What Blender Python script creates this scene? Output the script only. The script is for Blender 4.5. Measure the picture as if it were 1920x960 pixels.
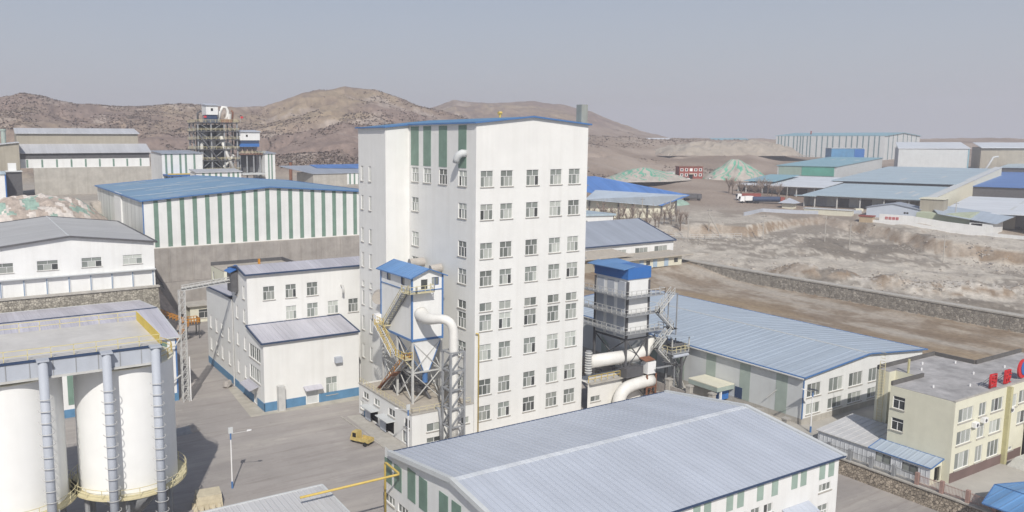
import bpy, math, random
import numpy as np
from mathutils import Vector, Matrix
for o in list(bpy.data.objects): bpy.data.objects.remove(o)
S = bpy.context.scene
COL = S.collection
random.seed(7)
RNG = np.random.default_rng(11)
PI = math.pi
R = math.radians

# ------------------------------------------------------------------ camera, sky, sun, exposure
H = 43.0
cam = bpy.data.cameras.new("camera")
cam_o = bpy.data.objects.new("camera", cam)
COL.objects.link(cam_o)
cam_o.location = (0, 0, H)
cam_o.rotation_euler = (R(90) - math.atan(200 / 1500), 0, R(-30.1))
cam.sensor_width = 36
cam.lens = 36 * 1500 / 1920
cam.shift_x = 160 / 1920
cam.shift_y = -20 / 1920
cam.clip_start = 0.5
cam.clip_end = 9000
S.camera = cam_o

SUN_EL = R(41.6)
SUN_AZ = math.atan2(-0.44, -0.90)          # compass angle of the sun, from +Y towards +X
world = bpy.data.worlds.new("World")
S.world = world
world.use_nodes = True
wn = world.node_tree.nodes
sky = wn.new('ShaderNodeTexSky')
sky.sky_type = 'NISHITA'
sky.sun_disc = False
sky.sun_elevation = SUN_EL
sky.sun_rotation = SUN_AZ % (2 * PI)
sky.altitude = 200
sky.air_density = 1.0
sky.dust_density = 1.5
sky.ozone_density = 3.0
bg = wn['Background']
# hazy air: the sky pales to a flat lavender grey towards the horizon
wl = world.node_tree.links
wtc = wn.new('ShaderNodeTexCoord'); wsp = wn.new('ShaderNodeSeparateXYZ'); wmr = wn.new('ShaderNodeMapRange'); wmx = wn.new('ShaderNodeMix')
wmx.data_type = 'RGBA'
wl.new(wtc.outputs['Generated'], wsp.inputs[0]); wl.new(wsp.outputs['Z'], wmr.inputs['Value'])
wmr.inputs['From Min'].default_value = 0.0; wmr.inputs['From Max'].default_value = 0.42
wmr.inputs['To Min'].default_value = 1.0; wmr.inputs['To Max'].default_value = 0.12
wl.new(wmr.outputs[0], wmx.inputs['Factor']); wl.new(sky.outputs[0], wmx.inputs[6])
wmx.inputs[7].default_value = (5.0, 5.2, 5.75, 1)
wl.new(wmx.outputs[2], bg.inputs[0])
bg.inputs[1].default_value = 0.09

sun = bpy.data.lights.new("sun", 'SUN')
sun.energy = 3.9
sun.angle = R(0.55)
sun.color = (1.0, 0.95, 0.88)
sun_o = bpy.data.objects.new("sun", sun)
COL.objects.link(sun_o)
sd = Vector((0.44, 0.90, -math.tan(SUN_EL))).normalized()
sun_o.rotation_euler = sd.to_track_quat('-Z', 'Y').to_euler()
sun_o.location = (-60, -120, 160)

vs = S.view_settings
vs.view_transform = 'Standard'
vs.look = 'None'
vs.exposure = 0.08
vs.gamma = 1.0
S.cycles.volume_bounces = 2

# ------------------------------------------------------------------ materials
def mat(name, col, rough=0.7, var=0.08, scale=0.4, spec=0.3, metal=0.0, streak=0.0, bump=0.0, bscale=4.0):
    m = bpy.data.materials.new(name)
    m.use_nodes = True
    nt = m.node_tree
    n = nt.nodes
    b = n['Principled BSDF']
    b.inputs['Roughness'].default_value = rough
    b.inputs['Specular IOR Level'].default_value = spec
    b.inputs['Metallic'].default_value = metal
    tc = n.new('ShaderNodeTexCoord')
    nz = n.new('ShaderNodeTexNoise')
    nz.inputs['Scale'].default_value = scale
    nz.inputs['Detail'].default_value = 6
    nz.inputs['Roughness'].default_value = 0.65
    nt.links.new(tc.outputs['Object'], nz.inputs['Vector'])
    rmp = n.new('ShaderNodeMapRange')
    rmp.inputs['From Min'].default_value = 0.3
    rmp.inputs['From Max'].default_value = 0.7
    rmp.inputs['To Min'].default_value = 1 - var
    rmp.inputs['To Max'].default_value = 1 + var
    nt.links.new(nz.outputs['Fac'], rmp.inputs['Value'])
    mul = n.new('ShaderNodeMix')
    mul.data_type = 'RGBA'
    mul.blend_type = 'MULTIPLY'
    mul.inputs['Factor'].default_value = 1
    mul.inputs[6].default_value = (*col, 1)
    nt.links.new(rmp.outputs[0], mul.inputs[7])
    out = mul.outputs[2]
    if streak:
        mp = n.new('ShaderNodeMapping')
        mp.inputs['Scale'].default_value = (1.3, 1.3, 0.05)
        nt.links.new(tc.outputs['Object'], mp.inputs['Vector'])
        n2 = n.new('ShaderNodeTexNoise')
        n2.inputs['Scale'].default_value = 1.0
        n2.inputs['Detail'].default_value = 5
        nt.links.new(mp.outputs[0], n2.inputs['Vector'])
        r2 = n.new('ShaderNodeMapRange')
        r2.inputs['From Min'].default_value = 0.45
        r2.inputs['From Max'].default_value = 0.75
        r2.inputs['To Min'].default_value = 0
        r2.inputs['To Max'].default_value = streak
        nt.links.new(n2.outputs['Fac'], r2.inputs['Value'])
        mx = n.new('ShaderNodeMix')
        mx.data_type = 'RGBA'
        nt.links.new(r2.outputs[0], mx.inputs['Factor'])
        nt.links.new(out, mx.inputs[6])
        mx.inputs[7].default_value = (col[0] * .55, col[1] * .52, col[2] * .46, 1)
        out = mx.outputs[2]
    nt.links.new(out, b.inputs['Base Color'])
    if bump:
        n3 = n.new('ShaderNodeTexNoise')
        n3.inputs['Scale'].default_value = bscale
        n3.inputs['Detail'].default_value = 4
        nt.links.new(tc.outputs['Object'], n3.inputs['Vector'])
        bp = n.new('ShaderNodeBump')
        bp.inputs['Strength'].default_value = bump
        bp.inputs['Distance'].default_value = 0.2
        nt.links.new(n3.outputs['Fac'], bp.inputs['Height'])
        nt.links.new(bp.outputs[0], b.inputs['Normal'])
    return m

def sheet(name, col, axis, period=0.8, contrast=0.12, rough=0.45, var=0.06, patch=None):
    """profiled metal sheet: ribs as a stripe of colour + bump along one object axis, rusty/dusty patches"""
    m = mat(name, col, rough, var, 0.12, 0.4)
    nt = m.node_tree
    n = nt.nodes
    b = n['Principled BSDF']
    tc = [x for x in n if x.type == 'TEX_COORD'][0]
    sp = n.new('ShaderNodeSeparateXYZ')
    nt.links.new(tc.outputs['Object'], sp.inputs[0])
    mu = n.new('ShaderNodeMath'); mu.operation = 'MULTIPLY'
    mu.inputs[1].default_value = 2 * PI / period
    nt.links.new(sp.outputs['XYZ'.index(axis)], mu.inputs[0])
    si = n.new('ShaderNodeMath'); si.operation = 'SINE'
    nt.links.new(mu.outputs[0], si.inputs[0])
    pw = n.new('ShaderNodeMapRange')
    pw.inputs['From Min'].default_value = 0.5
    pw.inputs['From Max'].default_value = 1.0
    nt.links.new(si.outputs[0], pw.inputs['Value'])
    bp = n.new('ShaderNodeBump')
    bp.inputs['Strength'].default_value = 0.6
    bp.inputs['Distance'].default_value = 0.06
    nt.links.new(pw.outputs[0], bp.inputs['Height'])
    nt.links.new(bp.outputs[0], b.inputs['Normal'])
    # sheet-to-sheet tone differences: noise stretched along the sheets
    mp = n.new('ShaderNodeMapping')
    sc = [0.02, 0.02, 0.02]
    sc['XYZ'.index(axis)] = 0.6
    mp.inputs['Scale'].default_value = sc
    nt.links.new(tc.outputs['Object'], mp.inputs['Vector'])
    nz = n.new('ShaderNodeTexNoise')
    nz.inputs['Scale'].default_value = 1
    nz.inputs['Detail'].default_value = 5
    nt.links.new(mp.outputs[0], nz.inputs['Vector'])
    r2 = n.new('ShaderNodeMapRange')
    r2.inputs['From Min'].default_value = 0.3
    r2.inputs['From Max'].default_value = 0.7
    r2.inputs['To Min'].default_value = 1 - contrast
    r2.inputs['To Max'].default_value = 1 + contrast
    nt.links.new(nz.outputs['Fac'], r2.inputs['Value'])
    mx = n.new('ShaderNodeMix'); mx.data_type = 'RGBA'; mx.blend_type = 'MULTIPLY'
    mx.inputs['Factor'].default_value = 1
    src = b.inputs['Base Color'].links[0].from_socket
    nt.links.new(src, mx.inputs[6]); nt.links.new(r2.outputs[0], mx.inputs[7])
    nt.links.new(mx.outputs[2], b.inputs['Base Color'])
    return m

WHITE = mat('white_wall', (.73, .73, .705), .75, .045, .25, streak=.12)
WHITE2 = mat('white_panel', (.74, .745, .73), .6, .05, .3, streak=.14)
CREAMW = mat('cream_wall', (.66, .64, .52), .8, .05, .4, streak=.14)
YELLOWW = mat('pale_yellow_wall', (.67, .655, .525), .8, .05, .5, streak=.08)
BEIGE = mat('beige_wall', (.36, .33, .27), .85, .12, .2, streak=.25)
GREYP = mat('grey_panel', (.42, .45, .5), .6, .06, .5, streak=.12)
LGREY = mat('light_grey_panel', (.55, .57, .57), .6, .06, .3, streak=.12)
CONC = mat('concrete', (.345, .32, .295), .9, .2, .35, streak=.35, bump=.3)
CONCL = mat('light_concrete', (.42, .40, .36), .9, .15, .5, streak=.3, bump=.2)
SLABT = mat('terrace_slab', (.42, .38, .32), .9, .15, .8)
ROOFF = mat('flat_roof_felt', (.37, .36, .355), .85, .3, .45)
BLUE = mat('blue_paint', (.075, .175, .38), .45, .08, .5)
BLUEB = mat('bright_blue_panel', (.04, .15, .42), .4, .06, .5)
BLUED = mat('blue_plinth', (.10, .225, .37), .6, .12, .8, streak=.2)
NAVY = mat('navy_trim', (.035, .06, .12), .5, .08, .5)
DARK = mat('dark_opening', (.012, .012, .013), .9, .1, 1)
DSTEEL = mat('dark_steel', (.10, .10, .105), .6, .2, 1.0)
STEEL = mat('grey_steel', (.28, .29, .30), .55, .15, 1.0)
LSTEEL = mat('pale_steel', (.50, .50, .48), .55, .12, 1.0)
YEL = mat('yellow_paint', (.58, .43, .12), .55, .12, 1.0)
YELP = mat('faded_yellow_rail', (.60, .54, .34), .6, .12, 1.0)
ORANGE = mat('orange_rail', (.55, .24, .03), .6, .12, 1.0)
RED = mat('red_paint', (.55, .03, .035), .5, .12, 1.0)
RUST = mat('rusty_steel', (.22, .10, .06), .8, .25, .8)
BRICK = mat('dark_red_brick', (.27, .07, .055), .85, .15, 1.0)
STACKM = mat('weathered_stack', (.30, .32, .30), .7, .15, .5, streak=.3)
DRUM = mat('dusty_drum', (.40, .37, .33), .7, .15, .8, streak=.2)
SILO = mat('silo_white', (.80, .805, .79), .55, .03, .4, streak=.06)
DUCT = mat('white_duct', (.72, .71, .67), .5, .06, .5, streak=.12)
GREEN = mat('green_light_panel', (.17, .26, .21), .4, .15, .6, streak=.15)
GREENL = mat('pale_green_light_panel', (.30, .39, .34), .4, .12, .6, streak=.15)
GRGREY = mat('grey_green_strip', (.34, .40, .36), .6, .1, .6, streak=.1)
NET = mat('green_net', (.2, .38, .3), .85, .25, .5, bump=.3)
RUBB = mat('rubble_stone', (.58, .53, .48), .9, .25, .7)
TRUNK = mat('bark', (.16, .125, .1), .9, .2, 2)
TYRE = mat('tyre_rubber', (.02, .02, .02), .9, .1, 2)
G1 = mat('window_glass', (.20, .22, .205), .12, .25, .35, .6)
G2 = mat('curtained_glass', (.38, .40, .37), .25, .15, .35, .5)
G3 = mat('dark_glass', (.06, .065, .065), .08, .3, .5, .6)
for g_ in (G1, G2):                                     # every pane a little different
    nt_ = g_.node_tree; b_ = nt_.nodes['Principled BSDF']; oi = nt_.nodes.new('ShaderNodeObjectInfo'); mr = nt_.nodes.new('ShaderNodeMapRange'); mm = nt_.nodes.new('ShaderNodeMix')
    mr.inputs['To Min'].default_value = .6; mr.inputs['To Max'].default_value = 1.35; nt_.links.new(oi.outputs['Random'], mr.inputs['Value'])
    mm.data_type = 'RGBA'; mm.blend_type = 'MULTIPLY'; mm.inputs['Factor'].default_value = 1
    nt_.links.new(b_.inputs['Base Color'].links[0].from_socket, mm.inputs[6]); nt_.links.new(mr.outputs[0], mm.inputs[7]); nt_.links.new(mm.outputs[2], b_.inputs['Base Color'])
FRAME = mat('white_frame', (.80, .80, .79), .5, .03, 1)
BLFRAME = mat('blue_frame', (.06, .13, .35), .5, .05, 1)

RF_F = sheet('lavender_grey_roof', (.46, .495, .555), 'X', .75, .05)
RF_S = sheet('pale_lavender_roof', (.50, .49, .54), 'X', .9, .14)
RF_K = sheet('pale_grey_roof', (.52, .52, .52), 'X', .6, .08)
RF_A = sheet('blue_roof', (.09, .23, .40), 'X', 1.1, .16)
RF_L = sheet('grey_sheet_roof', (.36, .365, .37), 'Y', 1.2, .12)
RF_B = sheet('lilac_roof', (.44, .435, .475), 'X', .9, .12)
RF_R = sheet('blue_grey_roof', (.37, .43, .495), 'Y', 1.0, .07)
RF_R2 = sheet('light_blue_roof', (.38, .47, .52), 'X', 2.2, .12)
RF_BL = sheet('deep_blue_roof', (.075, .18, .44), 'X', 1.5, .12)
RF_BLY = sheet('cabin_blue_roof', (.12, .25, .47), 'Y', .8, .12)
RF_G = sheet('mid_grey_roof', (.30, .33, .38), 'X', 1.0, .10)
RF_W = sheet('far_white_roof', (.62, .65, .68), 'X', 2.0, .10)
RF_C = sheet('carport_blue_roof', (.12, .27, .50), 'Y', .9, .3)
PAN_W = sheet('white_ribbed_panel', (.66, .68, .70), 'Y', .6, .10)
PAN_S = sheet('striped_cream_panel', (.62, .63, .60), 'Y', 2.2, .25)

def stone_wall(name, c1, c2, scale):
    m = mat(name, c1, .9, .2, .6)
    nt = m.node_tree; n = nt.nodes; b = n['Principled BSDF']
    tc = [x for x in n if x.type == 'TEX_COORD'][0]
    v = n.new('ShaderNodeTexVoronoi'); v.feature = 'DISTANCE_TO_EDGE'; v.inputs['Scale'].default_value = scale
    v2 = n.new('ShaderNodeTexVoronoi'); v2.inputs['Scale'].default_value = scale
    nt.links.new(tc.outputs['Object'], v.inputs['Vector']); nt.links.new(tc.outputs['Object'], v2.inputs['Vector'])
    r = n.new('ShaderNodeMapRange'); r.inputs['From Max'].default_value = .09
    nt.links.new(v.outputs['Distance'], r.inputs['Value'])
    mx = n.new('ShaderNodeMix'); mx.data_type = 'RGBA'
    src = b.inputs['Base Color'].links[0].from_socket
    nt.links.new(r.outputs[0], mx.inputs['Factor']); mx.inputs[6].default_value = (*c2, 1); nt.links.new(src, mx.inputs[7])
    rr = n.new('ShaderNodeMapRange'); rr.inputs['To Min'].default_value = .65; rr.inputs['To Max'].default_value = 1.3
    sx = n.new('ShaderNodeSeparateColor'); nt.links.new(v2.outputs['Color'], sx.inputs[0]); nt.links.new(sx.outputs[0], rr.inputs['Value'])
    m2 = n.new('ShaderNodeMix'); m2.data_type = 'RGBA'; m2.blend_type = 'MULTIPLY'; m2.inputs['Factor'].default_value = 1
    nt.links.new(mx.outputs[2], m2.inputs[6]); nt.links.new(rr.outputs[0], m2.inputs[7])
    nt.links.new(m2.outputs[2], b.inputs['Base Color'])
    bp = n.new('ShaderNodeBump'); bp.inputs['Strength'].default_value = .8; bp.inputs['Distance'].default_value = .12
    nt.links.new(r.outputs[0], bp.inputs['Height']); nt.links.new(bp.outputs[0], b.inputs['Normal'])
    return m
STONE = stone_wall('rubble_masonry', (.34, .29, .23), (.15, .13, .105), 3.2)
STONE3 = stone_wall('grey_rubble_masonry', (.33, .305, .265), (.25, .23, .2), 1.6)
STONE2 = stone_wall('pale_rubble_masonry', (.36, .335, .28), (.22, .2, .17), 2.4)

# ------------------------------------------------------------------ mesh builder, things and parts
OFF = {}
class MB:
    def __init__(s): s.v = []; s.f = []; s.m = []
    def poly(s, pts, m=0):
        b = len(s.v); s.v += [tuple(p) for p in pts]; s.f.append(list(range(b, b + len(pts)))); s.m.append(m); return s
    def box(s, x0, x1, y0, y1, z0, z1, m=0):
        b = len(s.v)
        s.v += [(x0, y0, z0), (x1, y0, z0), (x1, y1, z0), (x0, y1, z0), (x0, y0, z1), (x1, y0, z1), (x1, y1, z1), (x0, y1, z1)]
        for q in ((0, 3, 2, 1), (4, 5, 6, 7), (0, 1, 5, 4), (1, 2, 6, 5), (2, 3, 7, 6), (3, 0, 4, 7)):
            s.f.append([b + i for i in q]); s.m.append(m)
        return s
    def hexa(s, p, m=0):
        b = len(s.v); s.v += [tuple(q) for q in p]
        for q in ((0, 3, 2, 1), (4, 5, 6, 7), (0, 1, 5, 4), (1, 2, 6, 5), (2, 3, 7, 6), (3, 0, 4, 7)):
            s.f.append([b + i for i in q]); s.m.append(m)
        return s
    def slab(s, pts, t, m=0):
        """polygon pts extruded down by t"""
        n = len(pts); b = len(s.v)
        s.v += [tuple(p) for p in pts] + [(p[0], p[1], p[2] - t) for p in pts]
        s.f.append([b + i for i in range(n)]); s.m.append(m)
        s.f.append([b + n + i for i in reversed(range(n))]); s.m.append(m)
        for i in range(n):
            j = (i + 1) % n
            s.f.append([b + i, b + n + i, b + n + j, b + j]); s.m.append(m)
        return s
    def tube(s, p, q, r, n=8, r2=None, m=0, caps=True, ph=0.0):
        p = Vector(p); q = Vector(q); d = (q - p)
        if d.length < 1e-6: return s
        d.normalize()
        a = Vector((0, 0, 1)) if abs(d.z) < .95 else Vector((1, 0, 0))
        u = d.cross(a).normalized(); w = d.cross(u)
        r2 = r if r2 is None else r2
        b = len(s.v)
        for c, rr in ((p, r), (q, r2)):
            for i in range(n):
                t = 2 * PI * i / n + ph
                s.v.append(tuple(c + (u * math.cos(t) + w * math.sin(t)) * rr))
        for i in range(n):
            j = (i + 1) % n
            s.f.append([b + i, b + j, b + n + j, b + n + i]); s.m.append(m)
        if caps:
            s.f.append([b + i for i in reversed(range(n))]); s.m.append(m)
            s.f.append([b + n + i for i in range(n)]); s.m.append(m)
        return s
    def bar(s, p, q, w, m=0): return s.tube(p, q, w * .7071, 4, m=m, ph=PI / 4)
    def sweep(s, pts, rad, n=14, m=0):
        """smooth tube along points with one radius per point"""
        P = [Vector(p) for p in pts]
        if not hasattr(rad, '__len__'): rad = [rad] * len(P)
        b = len(s.v); ref = None
        for i, p in enumerate(P):
            d = (P[min(i + 1, len(P) - 1)] - P[max(i - 1, 0)]).normalized()
            if ref is None:
                a = Vector((0, 0, 1)) if abs(d.z) < .9 else Vector((1, 0, 0))
                ref = d.cross(a).normalized()
            u = (ref - d * ref.dot(d)).normalized(); ref = u; w = d.cross(u)
            for k in range(n):
                t = 2 * PI * k / n
                s.v.append(tuple(p + (u * math.cos(t) + w * math.sin(t)) * rad[i]))
        for i in range(len(P) - 1):
            for k in range(n):
                j = (k + 1) % n
                s.f.append([b + i * n + k, b + i * n + j, b + (i + 1) * n + j, b + (i + 1) * n + k]); s.m.append(m)
        s.f.append([b + k for k in reversed(range(n))]); s.m.append(m)
        s.f.append([b + (len(P) - 1) * n + k for k in range(n)]); s.m.append(m)
        return s
    def ring(s, c, R_, r, a0=0, a1=2 * PI, n=24, k=5, m=0):
        pts = [(c[0] + R_ * math.cos(a0 + (a1 - a0) * i / n), c[1] + R_ * math.sin(a0 + (a1 - a0) * i / n), c[2]) for i in range(n + 1)]
        return s.sweep(pts, r, k, m)
    def mesh(s, name, mats, off=(0, 0, 0), smooth=False):
        me = bpy.data.meshes.new(name)
        me.from_pydata([(x - off[0], y - off[1], z - off[2]) for x, y, z in s.v], [], s.f)
        if not isinstance(mats, (list, tuple)): mats = [mats]
        for mm in mats: me.materials.append(mm)
        if len(mats) > 1: me.polygons.foreach_set('material_index', s.m)
        if smooth: me.polygons.foreach_set('use_smooth', [True] * len(s.f))
        me.update()
        return me
    def build(s, name, mats, parent=None, smooth=False):
        off = OFF[parent.name] if parent else (0, 0, 0)
        o = bpy.data.objects.new(name, s.mesh(name, mats, off, smooth))
        COL.objects.link(o)
        if parent: o.parent = parent; OFF[o.name] = off
        return o

def tag(o, label, cat, group=None):
    o['label'] = label; o['category'] = cat
    if group: o['group'] = group
    return o
def thing(name, label, cat, loc, group=None, rz=0.0, local=False):
    o = bpy.data.objects.new(name, None); COL.objects.link(o)
    o.empty_display_size = .5
    o.location = loc; o.rotation_euler = (0, 0, rz)
    OFF[o.name] = (0, 0, 0) if local else tuple(loc)
    return tag(o, label, cat, group)
def solo(mb, name, m, label, cat, loc, group=None, smooth=False):
    """a thing that is one mesh; its origin at loc"""
    o = bpy.data.objects.new(name, mb.mesh(name, m, loc, smooth)); COL.objects.link(o); o.location = loc
    OFF[o.name] = tuple(loc)
    return tag(o, label, cat, group)
def struct(mb, name, m, smooth=False, kind='structure'):
    o = mb.build(name, m, None, smooth); o['kind'] = kind; return o
def tree_copy(o, parent=None):
    c = o.copy(); COL.objects.link(c); c.parent = parent
    for ch in list(o.children): tree_copy(ch, c)
    return c

# ------------------------------------------------------------------ windows (shared meshes)
WC = {}
def win_meshes(w, h, style, var):
    key = (round(w, 2), round(h, 2), style, var)
    if key in WC: return WC[key]
    w, h = key[0], key[1]
    p = MB(); f = MB(); t = .055
    rnd = random.Random(str(key))
    def pane(x0, x1, z0, z1, m): p.poly([(x0, .04, z0), (x1, .04, z0), (x1, .04, z1), (x0, .04, z1)], m)
    def fr(x0, x1, z0, z1): f.box(x0, x1, -.03, .035, z0, z1)
    a = w / 2
    base = {0: [0, 1, 1], 1: [1, 1, 0], 2: [0, 0, 1], 3: [1, 0, 0]}[var % 4]
    if style == 'T':                                    # two panes over three
        zt = h * .62
        pane(-a, 0, zt, h, base[0]); pane(0, a, zt, h, base[1] if var % 2 else 0)
        e = [-a, -a / 2.6, a / 2.6, a]
        ms = [base[0], base[1], base[2]]
        if var in (4, 6): ms[2] = 2
        if var in (5, 6): ms[0] = 2
        for i in range(3): pane(e[i], e[i + 1], 0, zt, ms[i])
        for x in e[1:3]: fr(x - t / 2, x + t / 2, t, zt - t / 2)
        fr(-t / 2, t / 2, zt + t / 2, h - t); fr(-a + t, a - t, zt - t / 2, zt + t / 2)
    elif style[0] == 'S':                               # n sliding lights
        n = int(style[1:])
        for i in range(n):
            x0, x1 = -a + w * i / n, -a + w * (i + 1) / n
            pane(x0, x1, 0, h, rnd.choice([0, 0, 1, 2]) if var > 3 else base[i % 3])
            if i: fr(x0 - t / 2, x0 + t / 2, t, h - t)
    elif style == 'N':                                  # narrow slit
        pane(-a, a, 0, h, base[0]); fr(-t / 2, t / 2, t, h - t)
    elif style == 'D':                                  # dark casement with transom
        zt = h * .7
        pane(-a, a, 0, zt, 2); pane(-a, a, zt, h, base[0] if var > 2 else 2)
        fr(-a + t, a - t, zt - t / 2, zt + t / 2); fr(-t / 2, t / 2, t, zt - t / 2)
    fr(-a, -a + t, 0, h); fr(a - t, a, 0, h); fr(-a + t, a - t, 0, t); fr(-a + t, a - t, h - t, h)
    s_ = MB().box(-a - .12, a + .12, -.24, -.10, -.10, -.005)
    WC[key] = (p.mesh('window', [G1, G2, G3]), f.mesh('frame', FRAME), s_.mesh('sill', CONCL))
    return WC[key]
def win(root, axis, pl, u0, u1, z0, z1, style='T', var=None, depth=.10, sill=True, framemat=None):
    if var is None: var = random.choice([0, 0, 1, 1, 1, 2, 2, 0, 4, 5, 6])
    pm, fm, sm = win_meshes(abs(u1 - u0), z1 - z0, style, var)
    off = OFF[root.name]
    o = bpy.data.objects.new('window', pm); COL.objects.link(o); o.parent = root
    uc = (u0 + u1) / 2
    if axis == 'Y': o.location = (uc - off[0], pl + depth - off[1], z0 - off[2])
    else:
        o.location = (pl + depth - off[0], uc - off[1], z0 - off[2]); o.rotation_euler = (0, 0, R(-90))
    OFF[o.name] = (0, 0, 0)
    f = bpy.data.objects.new('frame', fm); COL.objects.link(f); f.parent = o
    if framemat:
        f.material_slots[0].link = 'OBJECT'; f.material_slots[0].material = framemat
    if sill:
        s_ = bpy.data.objects.new('sill', sm); COL.objects.link(s_); s_.parent = o
    return o
def facade(mb, axis, pl, u0, u1, z0, z1, ops=(), d=.16, m=0, inward=1):
    us = sorted({u0, u1, *[o[0] for o in ops], *[o[1] for o in ops]})
    zs = sorted({z0, z1, *[o[2] for o in ops], *[o[3] for o in ops]})
    P = (lambda u, z, e=0: (u, pl + e * inward, z)) if axis == 'Y' else (lambda u, z, e=0: (pl + e * inward, u, z))
    for i in range(len(us) - 1):
        for j in range(len(zs) - 1):
            cu, cz = (us[i] + us[i + 1]) / 2, (zs[j] + zs[j + 1]) / 2
            if any(o[0] < cu < o[1] and o[2] < cz < o[3] for o in ops): continue
            q = [P(us[i], zs[j]), P(us[i + 1], zs[j]), P(us[i + 1], zs[j + 1]), P(us[i], zs[j + 1])]
            if axis == 'X': q.reverse()
            mb.poly(q, m)
    for o in ops:
        a, b, c, e = o[:4]
        for p, q in (((a, c), (b, c)), ((b, c), (b, e)), ((b, e), (a, e)), ((a, e), (a, c))):
            mb.poly([P(*p), P(*q), P(*q, d), P(*p, d)], m)
        if len(o) > 4 and o[4] == 'dark':
            pass
def walls(mb, x0, x1, y0, y1, z0, z1, front=(), left=(), m=0):
    facade(mb, 'Y', y0, x0, x1, z0, z1, front, m=m)
    facade(mb, 'X', x0, y0, y1, z0, z1, left, m=m)
    mb.poly([(x1, y0, z0), (x1, y1, z0), (x1, y1, z1), (x1, y0, z1)], m)
    mb.poly([(x1, y1, z0), (x0, y1, z0), (x0, y1, z1), (x1, y1, z1)], m)
def op(lst): return [tuple(o[:4]) for o in lst]
def put_wins(root, axis, pl, lst, style='T', **k):
    for o in lst: win(root, axis, pl, o[0], o[1], o[2], o[3], o[4] if len(o) > 4 else style, o[5] if len(o) > 5 else None, **k)

def ribs(mb, a0, a1, b0, b1, step, w=.07, h=.05):
    """ribs on a sloping sheet: a0->a1 lower edge ends, b0->b1 upper edge ends"""
    a0, a1, b0, b1 = map(Vector, (a0, a1, b0, b1))
    n = max(2, int((a1 - a0).length / step))
    for i in range(1, n):
        t = i / n
        p = a0.lerp(a1, t); q = b0.lerp(b1, t)
        d = (a1 - a0).normalized() * (w / 2); up = Vector((0, 0, h)); dn = Vector((0, 0, -.02))
        mb.hexa([p - d + dn, p + d + dn, q + d + dn, q - d + dn, p - d * .5 + up, p + d * .5 + up, q + d * .5 + up, q - d * .5 + up])
def gable_roof(root, x0, x1, y0, y1, ze, zr, axis, rm, tm, ov=.5, t=.14, rib=None, pos=None, trim=.22, ends=None):
    """two slopes as one roof part with its trim as a sub-part"""
    mb = MB(); tr = MB()
    if axis == 'X':
        yc = (y0 + y1) / 2 if pos is None else pos
        s1 = (zr - ze) / (yc - y0); s2 = (zr - ze) / (y1 - yc)
        A = [(x0 - ov, y0 - ov, ze - s1 * ov), (x1 + ov, y0 - ov, ze - s1 * ov)]; Rg = [(x0 - ov, yc, zr), (x1 + ov, yc, zr)]
        B = [(x0 - ov, y1 + ov, ze - s2 * ov), (x1 + ov, y1 + ov, ze - s2 * ov)]
        sl = [(A[0], A[1], Rg[0], Rg[1]), (B[1], B[0], Rg[1], Rg[0])]
    else:
        xc = (x0 + x1) / 2 if pos is None else pos
        s1 = (zr - ze) / (xc - x0); s2 = (zr - ze) / (x1 - xc)
        A = [(x0 - ov, y1 + ov, ze - s1 * ov), (x0 - ov, y0 - ov, ze - s1 * ov)]; Rg = [(xc, y1 + ov, zr), (xc, y0 - ov, zr)]
        B = [(x1 + ov, y1 + ov, ze - s2 * ov), (x1 + ov, y0 - ov, ze - s2 * ov)]
        sl = [(A[0], A[1], Rg[0], Rg[1]), (B[1], B[0], Rg[1], Rg[0])]
    U = Vector((0, 0, t))
    for p, q, r, s in sl:
        mb.slab([Vector(p) + U, Vector(q) + U, Vector(s) + U, Vector(r) + U], t)
        if rib: ribs(mb, Vector(p) + U, Vector(q) + U, Vector(r) + U, Vector(s) + U, rib)
    ro = mb.build('roof', rm, root)
    up = Vector((0, 0, t - .02))
    for p, q, r, s in sl:
        tr.bar(Vector(p) + up, Vector(q) + up, trim); tr.bar(Vector(p) + up, Vector(r) + up, trim); tr.bar(Vector(q) + up, Vector(s) + up, trim)
    tr.build('roof_trim', tm, ro)
    return ro
def gable_fill(mb, x0, x1, y0, y1, ze, zr, axis, m=0, pos=None):
    if axis == 'X':
        yc = (y0 + y1) / 2 if pos is None else pos
        mb.poly([(x0, y1, ze), (x0, y0, ze), (x0, yc, zr)], m); mb.poly([(x1, y0, ze), (x1, y1, ze), (x1, yc, zr)], m)
    else:
        xc = (x0 + x1) / 2 if pos is None else pos
        mb.poly([(x0, y0, ze), (x1, y0, ze), (xc, y0, zr)], m); mb.poly([(x1, y1, ze), (x0, y1, ze), (xc, y1, zr)], m)
def mono_roof(root, pts, rm, tm, t=.14, rib=None, trim=.2):
    """pts: low-left, low-right, high-right, high-left"""
    mb = MB(); mb.slab(pts, t)
    if rib: ribs(mb, pts[0], pts[1], pts[3], pts[2], rib)
    ro = mb.build('roof', rm, root)
    tr = MB()
    for i in range(4): tr.bar(Vector(pts[i]) - Vector((0, 0, .02)), Vector(pts[(i + 1) % 4]) - Vector((0, 0, .02)), trim)
    tr.build('roof_trim', tm, ro)
    return ro
def railing(root, pts, h, m, step=1.5, r=.035, rails=(.5, 1.0), name='railing'):
    mb = MB()
    for a, b in zip(pts[:-1], pts[1:]):
        a = Vector(a); b = Vector(b); L = (b - a).length; n = max(1, round(L / step))
        for i in range(n + 1):
            p = a.lerp(b, i / n); mb.bar(p, p + Vector((0, 0, h)), r * 2)
        for k in rails: mb.bar(a + Vector((0, 0, h * k)), b + Vector((0, 0, h * k)), r * 2)
    return mb.build(name, m, root)
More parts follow.
